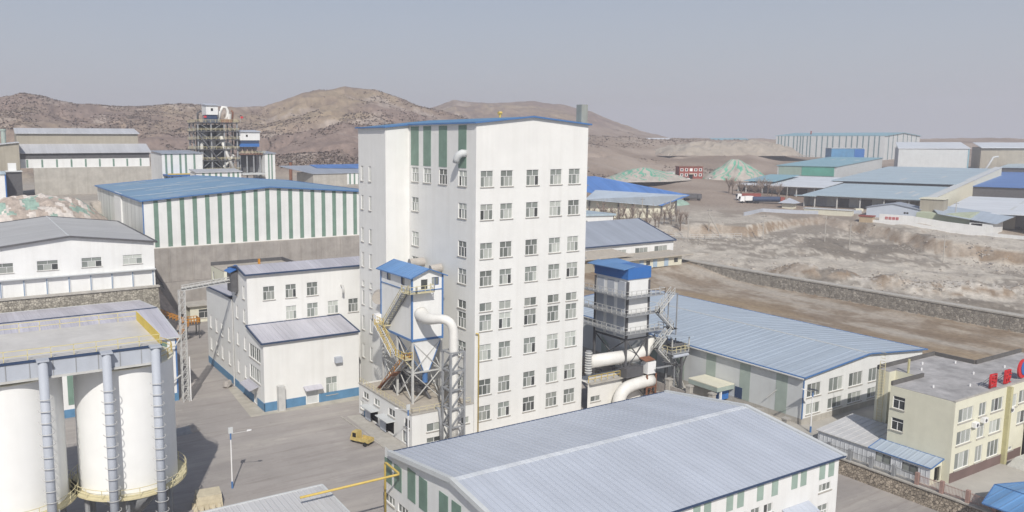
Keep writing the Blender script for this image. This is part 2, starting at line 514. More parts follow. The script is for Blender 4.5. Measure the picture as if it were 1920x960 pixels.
def stair(root, p, q, width, m, rm, side, steps=14):
    """flight from p up to q, width along vector side; treads + stringers, railing as sub-part"""
    p = Vector(p); q = Vector(q); s = Vector(side).normalized() * width
    mb = MB()
    for a in (p, p + s): mb.bar(a, q + (a - p), .16)
    run = (q - p); hd = Vector((run.x, run.y, 0)).normalized() * .13
    for i in range(steps + 1):
        c = p.lerp(q, i / steps)
        u = Vector((0, 0, .04))
        mb.hexa([c - hd, c + hd, c + hd + s, c - hd + s, c - hd + u, c + hd + u, c + hd + s + u, c - hd + s + u])
    st = mb.build('stair', m, root)
    rb = MB()
    for a in (p, p + s):
        b = q + (a - p)
        for i in range(6):
            c = a.lerp(b, i / 5); rb.bar(c, c + Vector((0, 0, 1.0)), .07)
        for k in (.5, 1.0): rb.bar(a + Vector((0, 0, k)), b + Vector((0, 0, k)), .07)
    rb.build('handrail', rm, st)
    return st
def xbrace(mb, p, q, r, s, w):
    mb.bar(p, s, w); mb.bar(q, r, w)

# ================================================================== THE SETTING
def vnoise(x, y, seed):
    xi = np.floor(x).astype(np.int64); yi = np.floor(y).astype(np.int64)
    xf = x - xi; yf = y - yi
    u = xf * xf * (3 - 2 * xf); v = yf * yf * (3 - 2 * yf)
    def h(a, b):
        n = (a * 374761393 + b * 668265263 + seed * 144665) & 0xffffffff
        n = ((n ^ (n >> 13)) * 1274126177) & 0xffffffff
        return ((n ^ (n >> 16)) & 0xffff) / 65535.0
    a = h(xi, yi); b = h(xi + 1, yi); c = h(xi, yi + 1); d = h(xi + 1, yi + 1)
    return a + (b - a) * u + (c - a) * v + (a - b - c + d) * u * v
def fbm(x, y, sc, octv=5, seed=0, gain=.5):
    r = 0; a = 1; t = 0
    for i in range(octv):
        r = r + a * vnoise(x * sc + 31.7 * i, y * sc + 17.3 * i, seed + i); t += a; a *= gain; sc *= 2.03
    return r / t - .5
def sst(a, b, x):
    t = np.clip((x - a) / (b - a), 0, 1); return t * t * (3 - 2 * t)
YAW = R(30.1)
def lat(x, y):
    f = x * math.sin(YAW) + y * math.cos(YAW); a = x * math.cos(YAW) - y * math.sin(YAW)
    return np.where(f > 1, a / np.maximum(f, 1), np.sign(a) * 9.0), f
# bearings (as lateral/forward ratio) and crest heights of the two chains of hills
C1 = [(-9, 60), (-1.6, 80), (-.9, 88), (-.66, 76), (-.53, 79), (-.499, 84), (-.47, 80), (-.43, 73), (-.364, 72), (-.30, 77), (-.25, 74), (-.2, 74),
      (-.17, 83), (-.132, 92), (-.1, 95.5), (-.066, 92), (-.033, 83), (0, 73), (.046, 64), (.1, 57), (.165, 50), (.231, 45), (.30, 42), (.43, 41.5), (.6, 43), (9, 40)]
C2 = [(-9, 60), (-.2, 80), (-.066, 92), (-.013, 96), (.007, 99), (.033, 112), (.069, 107), (.132, 110), (.165, 104), (.205, 90), (.231, 74), (.264, 56), (.30, 44), (.36, 40), (.46, 39), (1, 44), (9, 44)]
def terrain_z(x, y):
    s, f = lat(x, y)
    D = np.sqrt(x * x + y * y)
    wob = fbm(x, y, 1 / 160., 4, 5)
    k = sst(.07, .22, s)                                             # 0 = the western terraces, 1 = the eastern flat
    westlow = np.where(y > 195.6, 12.6 + 11.4 * sst(205, 268, y), -.4)
    westlow = np.where((x > 33.5) & (y > 195.6) & (y < 262), np.minimum(westlow, 16.0), westlow)
    east = np.where(x > 96.6, 2.0, -.4) * 1.0
    east = np.where((x > 96.6) & (y > -5), 2 - 3.2 * sst(140, 200, x) * (1 - sst(160, 188, y)), east)
    east = np.where(x > 209.2, 2.1, east)
    east = east + .05 * np.maximum(f - 252, 0) * sst(230, 290, f) - np.clip((s - .62) * 32, 0, 6) * sst(285, 330, f) * (1 - sst(385, 460, f))
    # the cut bank of the quarry
    db = np.interp(s, [.25, .32, .40, .455, .50, .53, .60, .73, 1.2], [330, 322, 320, 345, 352, 342, 302, 270, 255]) + 22 * fbm(x, y, 1 / 30., 4, 9)
    q = sst(.27, .31, s) * sst(210, 218, x)
    bank = sst(-1.5, 5.5, f - db)
    hbank = np.interp(s, [.27, .33, .42, .455, .5, .55, .7], [2.5, 5.2, 5.0, 3.2, 3.0, 5.2, 6.0])
    east = east + q * ((bank - 1) * hbank * .8 * sst(0, 1, 1) + hbank * .35)
    # rubble ridges on the quarry floor
    rid = np.exp(-((f - np.interp(s, [.42, .5, .6, .73], [262, 246, 232, 222]) - 8 * fbm(x, y, 1 / 18., 3, 3)) / 7.0) ** 2) * sst(.42, .48, s)
    east = east + q * rid * (3.0 + 5.0 * fbm(x, y, 1 / 7., 4, 21))
    east = east + sst(210, 216, x) * (fbm(x, y, 1 / 14., 5, 33) * 2.4 + fbm(x, y, 1 / 3.5, 3, 37) * .8) * (1 - sst(318, 350, f)) + (x > 135) * fbm(x, y, 1 / 9., 4, 35) * .5 * (np.abs(x - 209) > 4)
    base = westlow * (1 - k) + east * k
    base = np.where(y < 190, np.where(x > 96.6, east, -.4), base)
    # hills
    c1 = np.interp(s, *zip(*C1)); c2 = np.interp(s, *zip(*C2))
    ke = sst(.40, .47, s); D1 = 820 + 130 * wob + 330 * ke; D0 = 395 + 100 * wob + 420 * ke + 190 * sst(.19, .27, s) * (1 - ke)
    bfar = 24 * (1 - k) + (2 + .05 * np.maximum(f - 252, 0)) * k
    t = np.clip((D - D0) / (D1 - D0), 0, 1)
    prof = t ** 1.15 * (1 - .25 * np.sin(PI * t))
    spur = fbm(x, y, 1 / 110., 6, 2, .55)
    z1 = np.maximum(c1 - np.minimum(bfar, 40), 0) * prof + spur * 34 * np.sin(PI * np.clip(t, 0, 1)) * (1 - .55 * k)
    gul = np.abs(fbm(x, y, 1 / 75., 4, 41)); z1 = z1 - 11 * np.exp(-(gul / .035) ** 2) * np.sin(PI * np.clip(t, 0, 1)) * np.clip((c1 - 35) / 40, 0, 1)
    fall = np.maximum(D - D1 - 20, 0) * .16 * (1 - sst(.25, .35, s) * .75)
    t2 = sst(1000, 1500, D)
    z2 = (c2 - 38) * t2 + 38 + spur * 26 * np.sin(PI * t2)
    z2 = z2 - np.maximum(D - 1540, 0) * .05 * (c2 > 60)
    hill = np.where(D < D1 + 20, np.minimum(bfar, 40) + z1, np.maximum(c1 - fall, 30))
    hill = np.maximum(hill, np.where(D > 1000, z2, -99))
    kf = sst(.19, .27, s) * (1 - ke); far = sst(380, 430, D) * (1 - ke - kf) + sst(540, 600, D) * kf + sst(520, 620, D) * ke
    rough = (fbm(x, y, 1 / 22., 5, 14) * 5.5) * (sst(390, 520, D) * (1 - kf) + kf * sst(560, 640, D)) * np.clip((hill - 34) / 12, .25 * (1 - ke), 1) * (1 - .8 * ke * (D < 900))
    return base * (1 - far) + hill * far + rough
def terrain_colour(x, y, z, nz_):
    s, f = lat(x, y); D = np.sqrt(x * x + y * y)
    n1 = fbm(x, y, 1 / 35., 5, 50); n2 = fbm(x, y, 1 / 6., 5, 60); n3 = fbm(x, y, 1 / 90., 4, 70); n4 = fbm(x, y, 1 / 1.9, 2, 71)
    c = lambda *v: np.array(v)[None, :]
    def mixc(a, b, t): return a * (1 - t[:, None]) + b * t[:, None]
    col = np.repeat(c(.43, .395, .345), len(x), 0)
    col = mixc(col, c(.35, .32, .28), np.clip(.5 + 2.2 * n1, 0, 1))
    k = sst(.07, .22, s)
    # rough grass slope east of the blue-grey hall
    g = ((x > 134) & (x < 208.2) & (y < 186)).astype(float)
    gcol = mixc(np.repeat(c(.25, .20, .15), len(x), 0), c(.38, .33, .27), np.clip(.45 + 3 * n2 + 1.6 * n4, 0, 1))
    st_ = fbm(x * 1.0, y * .16, 1 / 7., 5, 66)
    gcol = mixc(gcol, c(.20, .15, .105), sst(.02, .16, st_) * .75)
    gcol = mixc(gcol, c(.40, .365, .315), sst(.06, .2, -st_) * .7)
    gcol = mixc(gcol, c(.31, .235, .15), np.clip(.0 + 2.6 * n1 + 1.2 * (np.abs(x - 160) < 16) * .3, 0, 1))
    col = mixc(col, gcol, g)
    # quarry floor: pale dust, damp dark flats, brown cut faces
    q = ((x > 210.3) & (f < 372)).astype(float) * sst(.2, .26, s)
    qc = mixc(np.repeat(c(.50, .46, .395), len(x), 0), c(.39, .355, .305), np.clip(.5 + 2.5 * n2 + 1.6 * n4, 0, 1))
    damp = sst(.02, .08, fbm(x * .45 + y * .9, y * .45 - x * .9, 1 / 28., 4, 91) + .06) * (nz_ > .985)
    qc = mixc(qc, c(.245, .215, .18), damp * .85)
    ridc = np.exp(-((f - np.interp(s, [.42, .5, .6, .73], [262, 246, 232, 222]) - 8 * fbm(x, y, 1 / 18., 3, 3)) / 9.0) ** 2) * sst(.42, .48, s)
    qc = mixc(qc, mixc(np.repeat(c(.56, .52, .46), len(x), 0), c(.27, .245, .21), sst(.05, .16, n4 + .5 * n2)), ridc * .8)
    dc = np.array([(226, 146, 9, 6), (239, 144, 5, 4), (288, 186, 16, 9), (304, 168, 18, 9), (232, 105, 3.5, 9), (216, 125, 2.2, 13), (276, 176, 10, 12), (226, 88, 4, 14)])
    for cx, cy, rx, ry in dc:
        e = ((x - cx) / rx) ** 2 + ((y - cy) / ry) ** 2 + n2 * 1.6
        qc = mixc(qc, c(.20, .175, .145), (1 - sst(.75, 1.0, e)) * .9)
    steep = sst(.955, .90, nz_) if False else 1 - sst(.90, .965, nz_)
    qc = mixc(qc, mixc(np.repeat(c(.26, .20, .145), len(x), 0), c(.42, .37, .31), np.clip(.35 + 2.5 * n2 + 1.5 * n4, 0, 1)), steep)
    col = mixc(col, qc, q)
    # dry hills: grey brown scrub, ochre grass, pale scars
    h = sst(360, 440, D)
    hc = mixc(np.repeat(c(.235, .178, .15), len(x), 0), c(.31, .245, .17), np.clip(.25 + 3.2 * n3 + 1.0 * n2, 0, 1))
    hc = mixc(hc, c(.36, .305, .26), sst(.14, .24, n1 + .35 * n2) * .8)
    hc = mixc(hc, c(.185, .138, .118), sst(.05, .25, -n1 + .3 * n3) * .7)
    gl = np.exp(-(np.abs(fbm(x, y, 1 / 75., 4, 41)) / .03) ** 2)
    hc = mixc(hc, c(.17, .128, .108), gl * .55)  # hill colour darkened along the carved gullies
    hc = hc * (1 + .5 * n4 + .5 * n2)[:, None]
    low = k * (1 - sst(48, 70, z))
    hc = mixc(hc, mixc(np.repeat(c(.245, .19, .15), len(x), 0), c(.345, .285, .235), np.clip(.4 + 3 * n1, 0, 1)), low)
    col = mixc(col, hc, h)
    return col
def make_terrain():
    az = np.concatenate([np.radians(np.linspace(-180, -52, 60, endpoint=False)), np.radians(np.linspace(-52, 52, 820, endpoint=False)), np.radians(np.linspace(52, 180, 60, endpoint=False))])
    rr = np.concatenate([[6, 15, 25], np.exp(np.linspace(math.log(34), math.log(2350), 560))])
    A, D = np.meshgrid(az, rr)
    X = (D * np.sin(A + YAW)).ravel(); Y = (D * np.cos(A + YAW)).ravel()
    Z = terrain_z(X, Y)
    na, nr = len(az), len(rr)
    e = .6
    gx = (terrain_z(X + e, Y) - terrain_z(X - e, Y)) / (2 * e); gy = (terrain_z(X, Y + e) - terrain_z(X, Y - e)) / (2 * e)
    nz_ = 1 / np.sqrt(1 + gx * gx + gy * gy)
    Cc = terrain_colour(X, Y, Z, nz_)
    idx = np.arange(na * nr).reshape(nr, na)
    nx = np.roll(idx, -1, 1)
    F = np.stack([idx[:-1], nx[:-1], nx[1:], idx[1:]], -1).reshape(-1, 4)
    F = F[:, ::-1]
    me = bpy.data.meshes.new('terrain')
    me.vertices.add(len(X)); me.vertices.foreach_set('co', np.stack([X, Y, Z], -1).astype(np.float32).ravel())
    me.loops.add(F.size); me.loops.foreach_set('vertex_index', F.ravel().astype(np.int32))
    me.polygons.add(len(F)); me.polygons.foreach_set('loop_start', np.arange(0, F.size, 4, dtype=np.int32)); me.polygons.foreach_set('loop_total', np.full(len(F), 4, np.int32))
    me.polygons.foreach_set('use_smooth', np.ones(len(F), bool))
    a = me.color_attributes.new('soil', 'FLOAT_COLOR', 'POINT')
    a.data.foreach_set('color', np.concatenate([Cc, np.ones((len(X), 1))], 1).astype(np.float32).ravel())
    me.update(); me.validate()
    m = mat('soil', (1, 1, 1), .95, .22, .9, .1, bump=.5, bscale=1.2)
    nt = m.node_tree; n = nt.nodes
    at = n.new('ShaderNodeAttribute'); at.attribute_name = 'soil'
    mul = [q for q in n if q.type == 'MIX'][0]
    nt.links.new(at.outputs['Color'], mul.inputs[6])
    me.materials.append(m)
    o = bpy.data.objects.new('terrain', me); COL.objects.link(o); o['kind'] = 'structure'
make_terrain()

# dry scrub on the hills: nobody could count it
def make_scrub():
    n = 95000
    a = RNG.uniform(-.60, .40, n); d = np.exp(RNG.uniform(math.log(400), math.log(1250), n))
    x = d * (math.sin(YAW) + a * math.cos(YAW)) / np.sqrt(1 + a * a); y = d * (math.cos(YAW) - a * math.sin(YAW)) / np.sqrt(1 + a * a)
    den = fbm(x, y, 1 / 60., 4, 77) + .35 * fbm(x, y, 1 / 14., 3, 78)
    keep = (den > -.10 + .16 * RNG.random(n)) & ((a < .12) | (RNG.random(n) < .8))
    x, y, d = x[keep], y[keep], d[keep]
    z = terrain_z(x, y)
    keep = (z > np.where(x > 330, 18, 26)) & ((x < 480) | (d > 720)); x, y, z, d = x[keep], y[keep], z[keep], d[keep]
    n = len(x)
    k = 4
    V = np.zeros((n, k * 3, 3)); 
    rad = RNG.uniform(.5, 1.1, n) * (1 + d / 1800)
    ang = RNG.uniform(0, 2 * PI, (n, k)); 
    for i in range(k):
        for j in range(3):
            th = ang[:, i] + j * 2.1
            hgt = [.0, .15, .7][j] if i % 2 else [.1, .5, .25][j]
            V[:, i * 3 + j, 0] = x + np.cos(th) * rad * RNG.uniform(.35, 1.0, n)
            V[:, i * 3 + j, 1] = y + np.sin(th) * rad * RNG.uniform(.35, 1.0, n)
            V[:, i * 3 + j, 2] = z + hgt * rad * RNG.uniform(.7, 1.3, n) - .2
    V = V.reshape(-1, 3)
    me = bpy.data.meshes.new('scrub')
    me.vertices.add(len(V)); me.vertices.foreach_set('co', V.astype(np.float32).ravel())
    nt_ = len(V) // 3
    me.loops.add(len(V)); me.loops.foreach_set('vertex_index', np.arange(len(V), dtype=np.int32))
    me.polygons.add(nt_); me.polygons.foreach_set('loop_start', np.arange(0, len(V), 3, dtype=np.int32)); me.polygons.foreach_set('loop_total', np.full(nt_, 3, np.int32))
    ms = [mat('scrub_grey', (.21, .165, .145), .95, .3, .02, .1), mat('scrub_brown', (.225, .165, .125), .95, .3, .02, .1), mat('scrub_pale', (.30, .25, .21), .95, .2, .02, .1)]
    for m in ms: me.materials.append(m)
    me.polygons.foreach_set('material_index', np.repeat(RNG.choice([0, 0, 1, 1, 2], n), k).astype(np.int32))
    me.update()
    o = bpy.data.objects.new('scrub', me); COL.objects.link(o); o['kind'] = 'stuff'
    tag(o, 'leafless grey brown scrub covering the dry hillsides', 'scrub')
make_scrub()

# the factory yard, its roads and the terraces
YARDM = mat('yard_concrete', (.33, .305, .285), .9, .18, .06, bump=.15, bscale=2)
def yard_detail(m):
    nt = m.node_tree; n = nt.nodes; b = n['Principled BSDF']
    tc = [q for q in n if q.type == 'TEX_COORD'][0]
    # pale cement dust: stretched noise, and tyre-swept streaks along the yard
    src = b.inputs['Base Color'].links[0].from_socket
    for rot, sc, lo, hi, colr, amt in ((0.5, (.03, .22, 1), .5, .75, (.50, .465, .415), .6), (-.2, (.25, .5, 1), .58, .8, (.53, .495, .44), .55), (1.2, (.06, .9, 1), .52, .75, (.19, .165, .15), .55), (.9, (.9, 1.1, 1), .6, .75, (.16, .14, .13), .5)):
        mp = n.new('ShaderNodeMapping'); mp.inputs['Rotation'].default_value = (0, 0, rot); mp.inputs['Scale'].default_value = sc
        nt.links.new(tc.outputs['Object'], mp.inputs['Vector'])
        nz = n.new('ShaderNodeTexNoise'); nz.inputs['Scale'].default_value = 1; nz.inputs['Detail'].default_value = 7; nz.inputs['Roughness'].default_value = .65
        nt.links.new(mp.outputs[0], nz.inputs['Vector'])
        r = n.new('ShaderNodeMapRange'); r.inputs['From Min'].default_value = lo; r.inputs['From Max'].default_value = hi; r.inputs['To Max'].default_value = amt
        nt.links.new(nz.outputs['Fac'], r.inputs['Value'])
        mx = n.new('ShaderNodeMix'); mx.data_type = 'RGBA'
        nt.links.new(r.outputs[0], mx.inputs['Factor']); nt.links.new(src, mx.inputs[6]); mx.inputs[7].default_value = (*colr, 1)
        src = mx.outputs[2]
    nt.links.new(src, b.inputs['Base Color'])
yard_detail(YARDM)
struct(MB().box(-60, 96.2, 15, 195.2, -.3, 0), 'yard', YARDM)
DUSTY = mat('dusty_apron', (.43, .40, .34), .9, .2, .5)
# worn pale aprons along the buildings
struct(MB().poly([(36.5, 117.5, .006), (56.5, 116.5, .006), (56.5, 118.7, .006), (39.1, 118.7, .006), (39.1, 134, .006), (37.6, 134, .006)]), 'apron', DUSTY)
struct(MB().poly([(48.8, 94, .006), (51.8, 92.5, .006), (51.9, 110, .006), (49.6, 110.5, .006)]), 'pavement', CONCL)
mb = MB(); mb.box(48.6, 48.8, 94, 110.6, 0, .13)
struct(mb, 'kerb', CONCL)
struct(MB().box(33.2, 150, 195.9, 262, 5, 17.0), 'terrace', SLABT)
struct(MB().box(-70, 33.0, 167.2, 205, 4, 13.0), 'terrace', SLABT)
PAVE = mat('pale_paving', (.42, .40, .36), .9, .14, .25)
struct(MB().box(97.0, 150, 15, 125, 1.5, 2.03), 'upper_yard', PAVE)
# far road in front of the eastern works
def strip(pts, w, z, name, m):
    mb = MB(); L = [Vector(p) for p in pts]
    for a, b in zip(L[:-1], L[1:]):
        d = (b - a).normalized(); nrm = Vector((-d.y, d.x)) * w / 2
        q = []
        for p in (a - nrm, b - nrm, b + nrm, a + nrm): q.append((p.x, p.y, float(terrain_z(np.array([p.x]), np.array([p.y]))[0]) + z))
        mb.poly(q)
    return struct(mb, name, m)
ROADM = mat('far_road', (.33, .32, .31), .9, .1, .3)

# ================================================================== BUILDINGS, CENTRE
def tower():
    X0, X1, Y0, Y1, ZE, ZR = 62.5, 82.9, 94.0, 123.4, 45.2, 46.15
    XL, YS = 58.2, 113.4
    t = thing('tower_building', 'tall white tower building with five columns of windows and blue roof edge', 'factory building', (72, 108, 0))
    cols = [(63.3, 65.45), (66.75, 68.9), (71.35, 73.6), (75.75, 77.95), (79.3, 81.5)]
    rows = [(36.2, 38.5), (31.5, 33.75), (25.9, 28.2), (21.9, 24.15), (18.2, 19.45, 'S2'), (15.3, 17.7), (10.9, 13.3), (5.7, 8.05), (1.8, 4.05)]
    fr = [(a, b, r[0], r[1], r[2] if len(r) > 2 else 'T') for r in rows for a, b in cols]
    lf = []
    for r in rows:
        if r[0] < 5: continue
        lf.append((96.4, 98.6, r[0], r[1], r[2] if len(r) > 2 else 'T'))
    for r in rows[:4]:
        lf.append((110.4, 112.6, r[0], r[1], 'T', random.choice([0, 1, 2])))
    lf += [(106.5, 108.8, 36.2, 38.5, 'T', 1), (101.8, 104.1, 36.2, 38.5, 'T', 6)]
    nar = []
    for r in [(36, 38.5), (31.2, 33.6), (25.7, 28.1), (21.4, 23.9), (18, 19), (14.8, 17.3), (10.4, 12.9), (5.5, 7.9)]:
        nar += [(118.6, 119.5, r[0], r[1], 'N', 0), (121.6, 122.5, r[0], r[1], 'N', 2)]
    mb = MB()
    facade(mb, 'Y', Y0, X0, X1, 0, ZE, op(fr))
    mb.poly([(X0, Y0, ZE), (X1, Y0, ZE), (72.2, Y0, ZR)])
    facade(mb, 'X', X0, Y0, YS, 0, ZE, op(lf))
    mb.poly([(XL, YS, 0), (X0, YS, 0), (X0, YS, ZE), (XL, YS, ZE - .35)])
    facade(mb, 'X', XL, YS, Y1, 0, ZE - .35, op(nar))
    mb.poly([(X1, Y0, 0), (X1, Y1, 0), (X1, Y1, ZE), (X1, Y0, ZE)])
    mb.poly([(X1, Y1, 0), (XL, Y1, 0), (XL, Y1, ZE - .35), (X0, Y1, ZE), (72.2, Y1, ZR), (X1, Y1, ZE)])
    mb.build('wall', WHITE, t)
    put_wins(t, 'Y', Y0, fr); put_wins(t, 'X', X0, lf); put_wins(t, 'X', XL, nar, sill=True)
    for a, b in ((110.3, 112.8), (106.5, 108.8), (101.8, 104.1), (96.5, 98.6)):
        g = MB().box(X0 - .05, X0 + .01, a, b, 38.8, 44.9); g.build('light_panel', GREEN, t)
        bb = MB()
        for z in (40.2, 41.7, 43.2): bb.box(X0 - .075, X0 - .051, a, b, z, z + .09)
    rb = MB()
    o = .35
    e = lambda x: ZR - (abs(x - 72.2) / 10.0) * .95 + .05
    for xa, xb, ya in ((X0 - o, 72.2, Y0 - o), (72.2, X1 + o, Y0 - o)):
        rb.slab([(xa, ya, e(xa)), (xb, ya, e(xb)), (xb, Y1 + o, e(xb)), (xa, Y1 + o, e(xa))], .12)
    rb.slab([(XL - o, YS - o, e(XL - o)), (X0 - o, YS - o, e(X0 - o)), (X0 - o, Y1 + o, e(X0 - o)), (XL - o, Y1 + o, e(XL - o))], .12)
    ro = rb.build('roof', RF_A, t)
    tr = MB()
    P = [(XL - o, Y1 + o), (XL - o, YS - o), (X0 - o, YS - o), (X0 - o, Y0 - o), (72.2, Y0 - o), (X1 + o, Y0 - o), (X1 + o, Y1 + o)]
    for a, b in zip(P[:-1], P[1:]): tr.bar((*a, e(a[0]) - .03), (*b, e(b[0]) - .03), .22)
    tr.build('roof_trim', BLUE, ro)
    # exhaust elbow coming out of the upper left wall
    mb = MB(); pts = [(62.4, 98.0, 41.0), (61.6, 97.9, 41.0), (60.9, 97.8, 40.6), (60.5, 97.8, 39.8), (60.5, 97.8, 39.0)]
    pts = [(62.5, 96.7, 40.9), (61.95, 96.8, 40.95), (61.6, 97.1, 40.7), (61.5, 97.5, 40.2), (61.5, 97.7, 39.6)]
    mb.sweep(pts, [.55, .55, .55, .52, .5], 14); mb.build('exhaust_elbow', LGREY, t, True)
    mb = MB().box(82.95, 84.2, 95.7, 96.9, 38, 48.2); mb.build('vent_stack', STACKM, t)
    mb = MB()
    for z in (43.0, 38.5, 35.8, 30.2, 24.4, 14.5):
        mb.box(82.9, 83.8, 94.6, 95.4, z, z + .14); mb.box(82.9, 83.4, 94.5, 95.5, z - .5, z)
    mb.tube((83.3, 95, 3), (83.3, 95, 44), .22, 8); mb.build('side_brackets', STEEL, t)
    mb = MB(); mb.tube((77.8, 110, 44.9), (77.8, 110, 47.2), .18, 6); mb.tube((77.5, 110, 47.2), (78.1, 110, 47.2), .3, 6); mb.build('roof_vent', YEL, t)
    return t
tower()
gp = MB(); gp.sweep([(63.05, 93.75, 0), (63.05, 93.75, 14.8), (62.95, 93.7, 15.1), (62.5, 93.7, 15.2)], .09, 8)
solo(gp, 'gas_pipe', YEL, 'thin yellow gas pipe running up the front corner of the white tower', 'pipe', (63.05, 93.75, 0), smooth=True)

def podium():
    x0, x1, y0, y1, z1 = 52.0, 62.3, 93.82, 111.0, 4.75
    t = thing('annex_building', 'low white flat-roofed annex below the blue-roofed dust collector', 'factory building', (57, 102, 0))
    L = [(107.6, 109.4, 3.0, 4.0, 'S2'), (103.8, 105.6, 3.0, 4.0, 'S2'), (98.9, 100.9, 2.8, 3.9, 'S2'), (94.4, 96.0, 2.6, 3.9, 'S2', 5), (109.3, 110.4, .9, 2.3, 'S2')]
    Dr = [(104.4, 107.3, .15, 2.2), (99.2, 102.2, .15, 2.2), (95.2, 96.6, .15, 1.9)]
    F = [(54.4, 56.8, 1.9, 3.1, 'S2'), (54.4, 56.8, .25, 1.0, 'S2'), (60.2, 61.5, 2.0, 3.0, 'S2')]
    mb = MB(); walls(mb, x0, x1, y0, y1, 0, z1, op(F), op(L) + Dr)
    mb.build('wall', WHITE, t)
    put_wins(t, 'X', x0, L); put_wins(t, 'Y', y0, F)
    for i, d in enumerate(Dr):
        ins = MB(); ins.box(x0 + .3, x0 + .4, d[0], d[1], d[2], d[3]); dd = ins.build('door', DARK if i < 2 else LGREY, t)
        if i < 2:
            m = (d[0] + d[1]) / 2
            MB().box(x0 - .5, x0 - .42, m + .2, d[1] + .5, d[2], d[3]).build('door_leaf', GREYP, dd)
            MB().box(x0 - 1.4, x0 - .01, d[0] - .4, d[1] + .4, d[3] + .12, d[3] + .24).build('canopy', LGREY, dd)
    MB().box(x0 - .03, x0 + .02, 107.5, 109.2, 0, .9).build('plinth', BLUED, t)
    rf = MB().box(x0 + .2, x1, y0 + .2, y1 - .2, z1 - .35, z1 - .15).build('roof', SLABT, t)
    pm = MB(); pm.box(x0 - .08, x0 + .25, y0 - .08, y1, z1 + .002, z1 + .22); pm.box(x0 + .25, x1, y0 - .08, y0 + .25, z1 + .002, z1 + .22); pm.build('parapet', CONCL, rf)
    railing(t, [(x1 - .5, y0 + .15, z1 + .2), (x0 + .1, y0 + .15, z1 + .2), (x0 + .1, y1 - .2, z1 + .2)], .8, YELP, 1.2, .025)
    return t
podium()

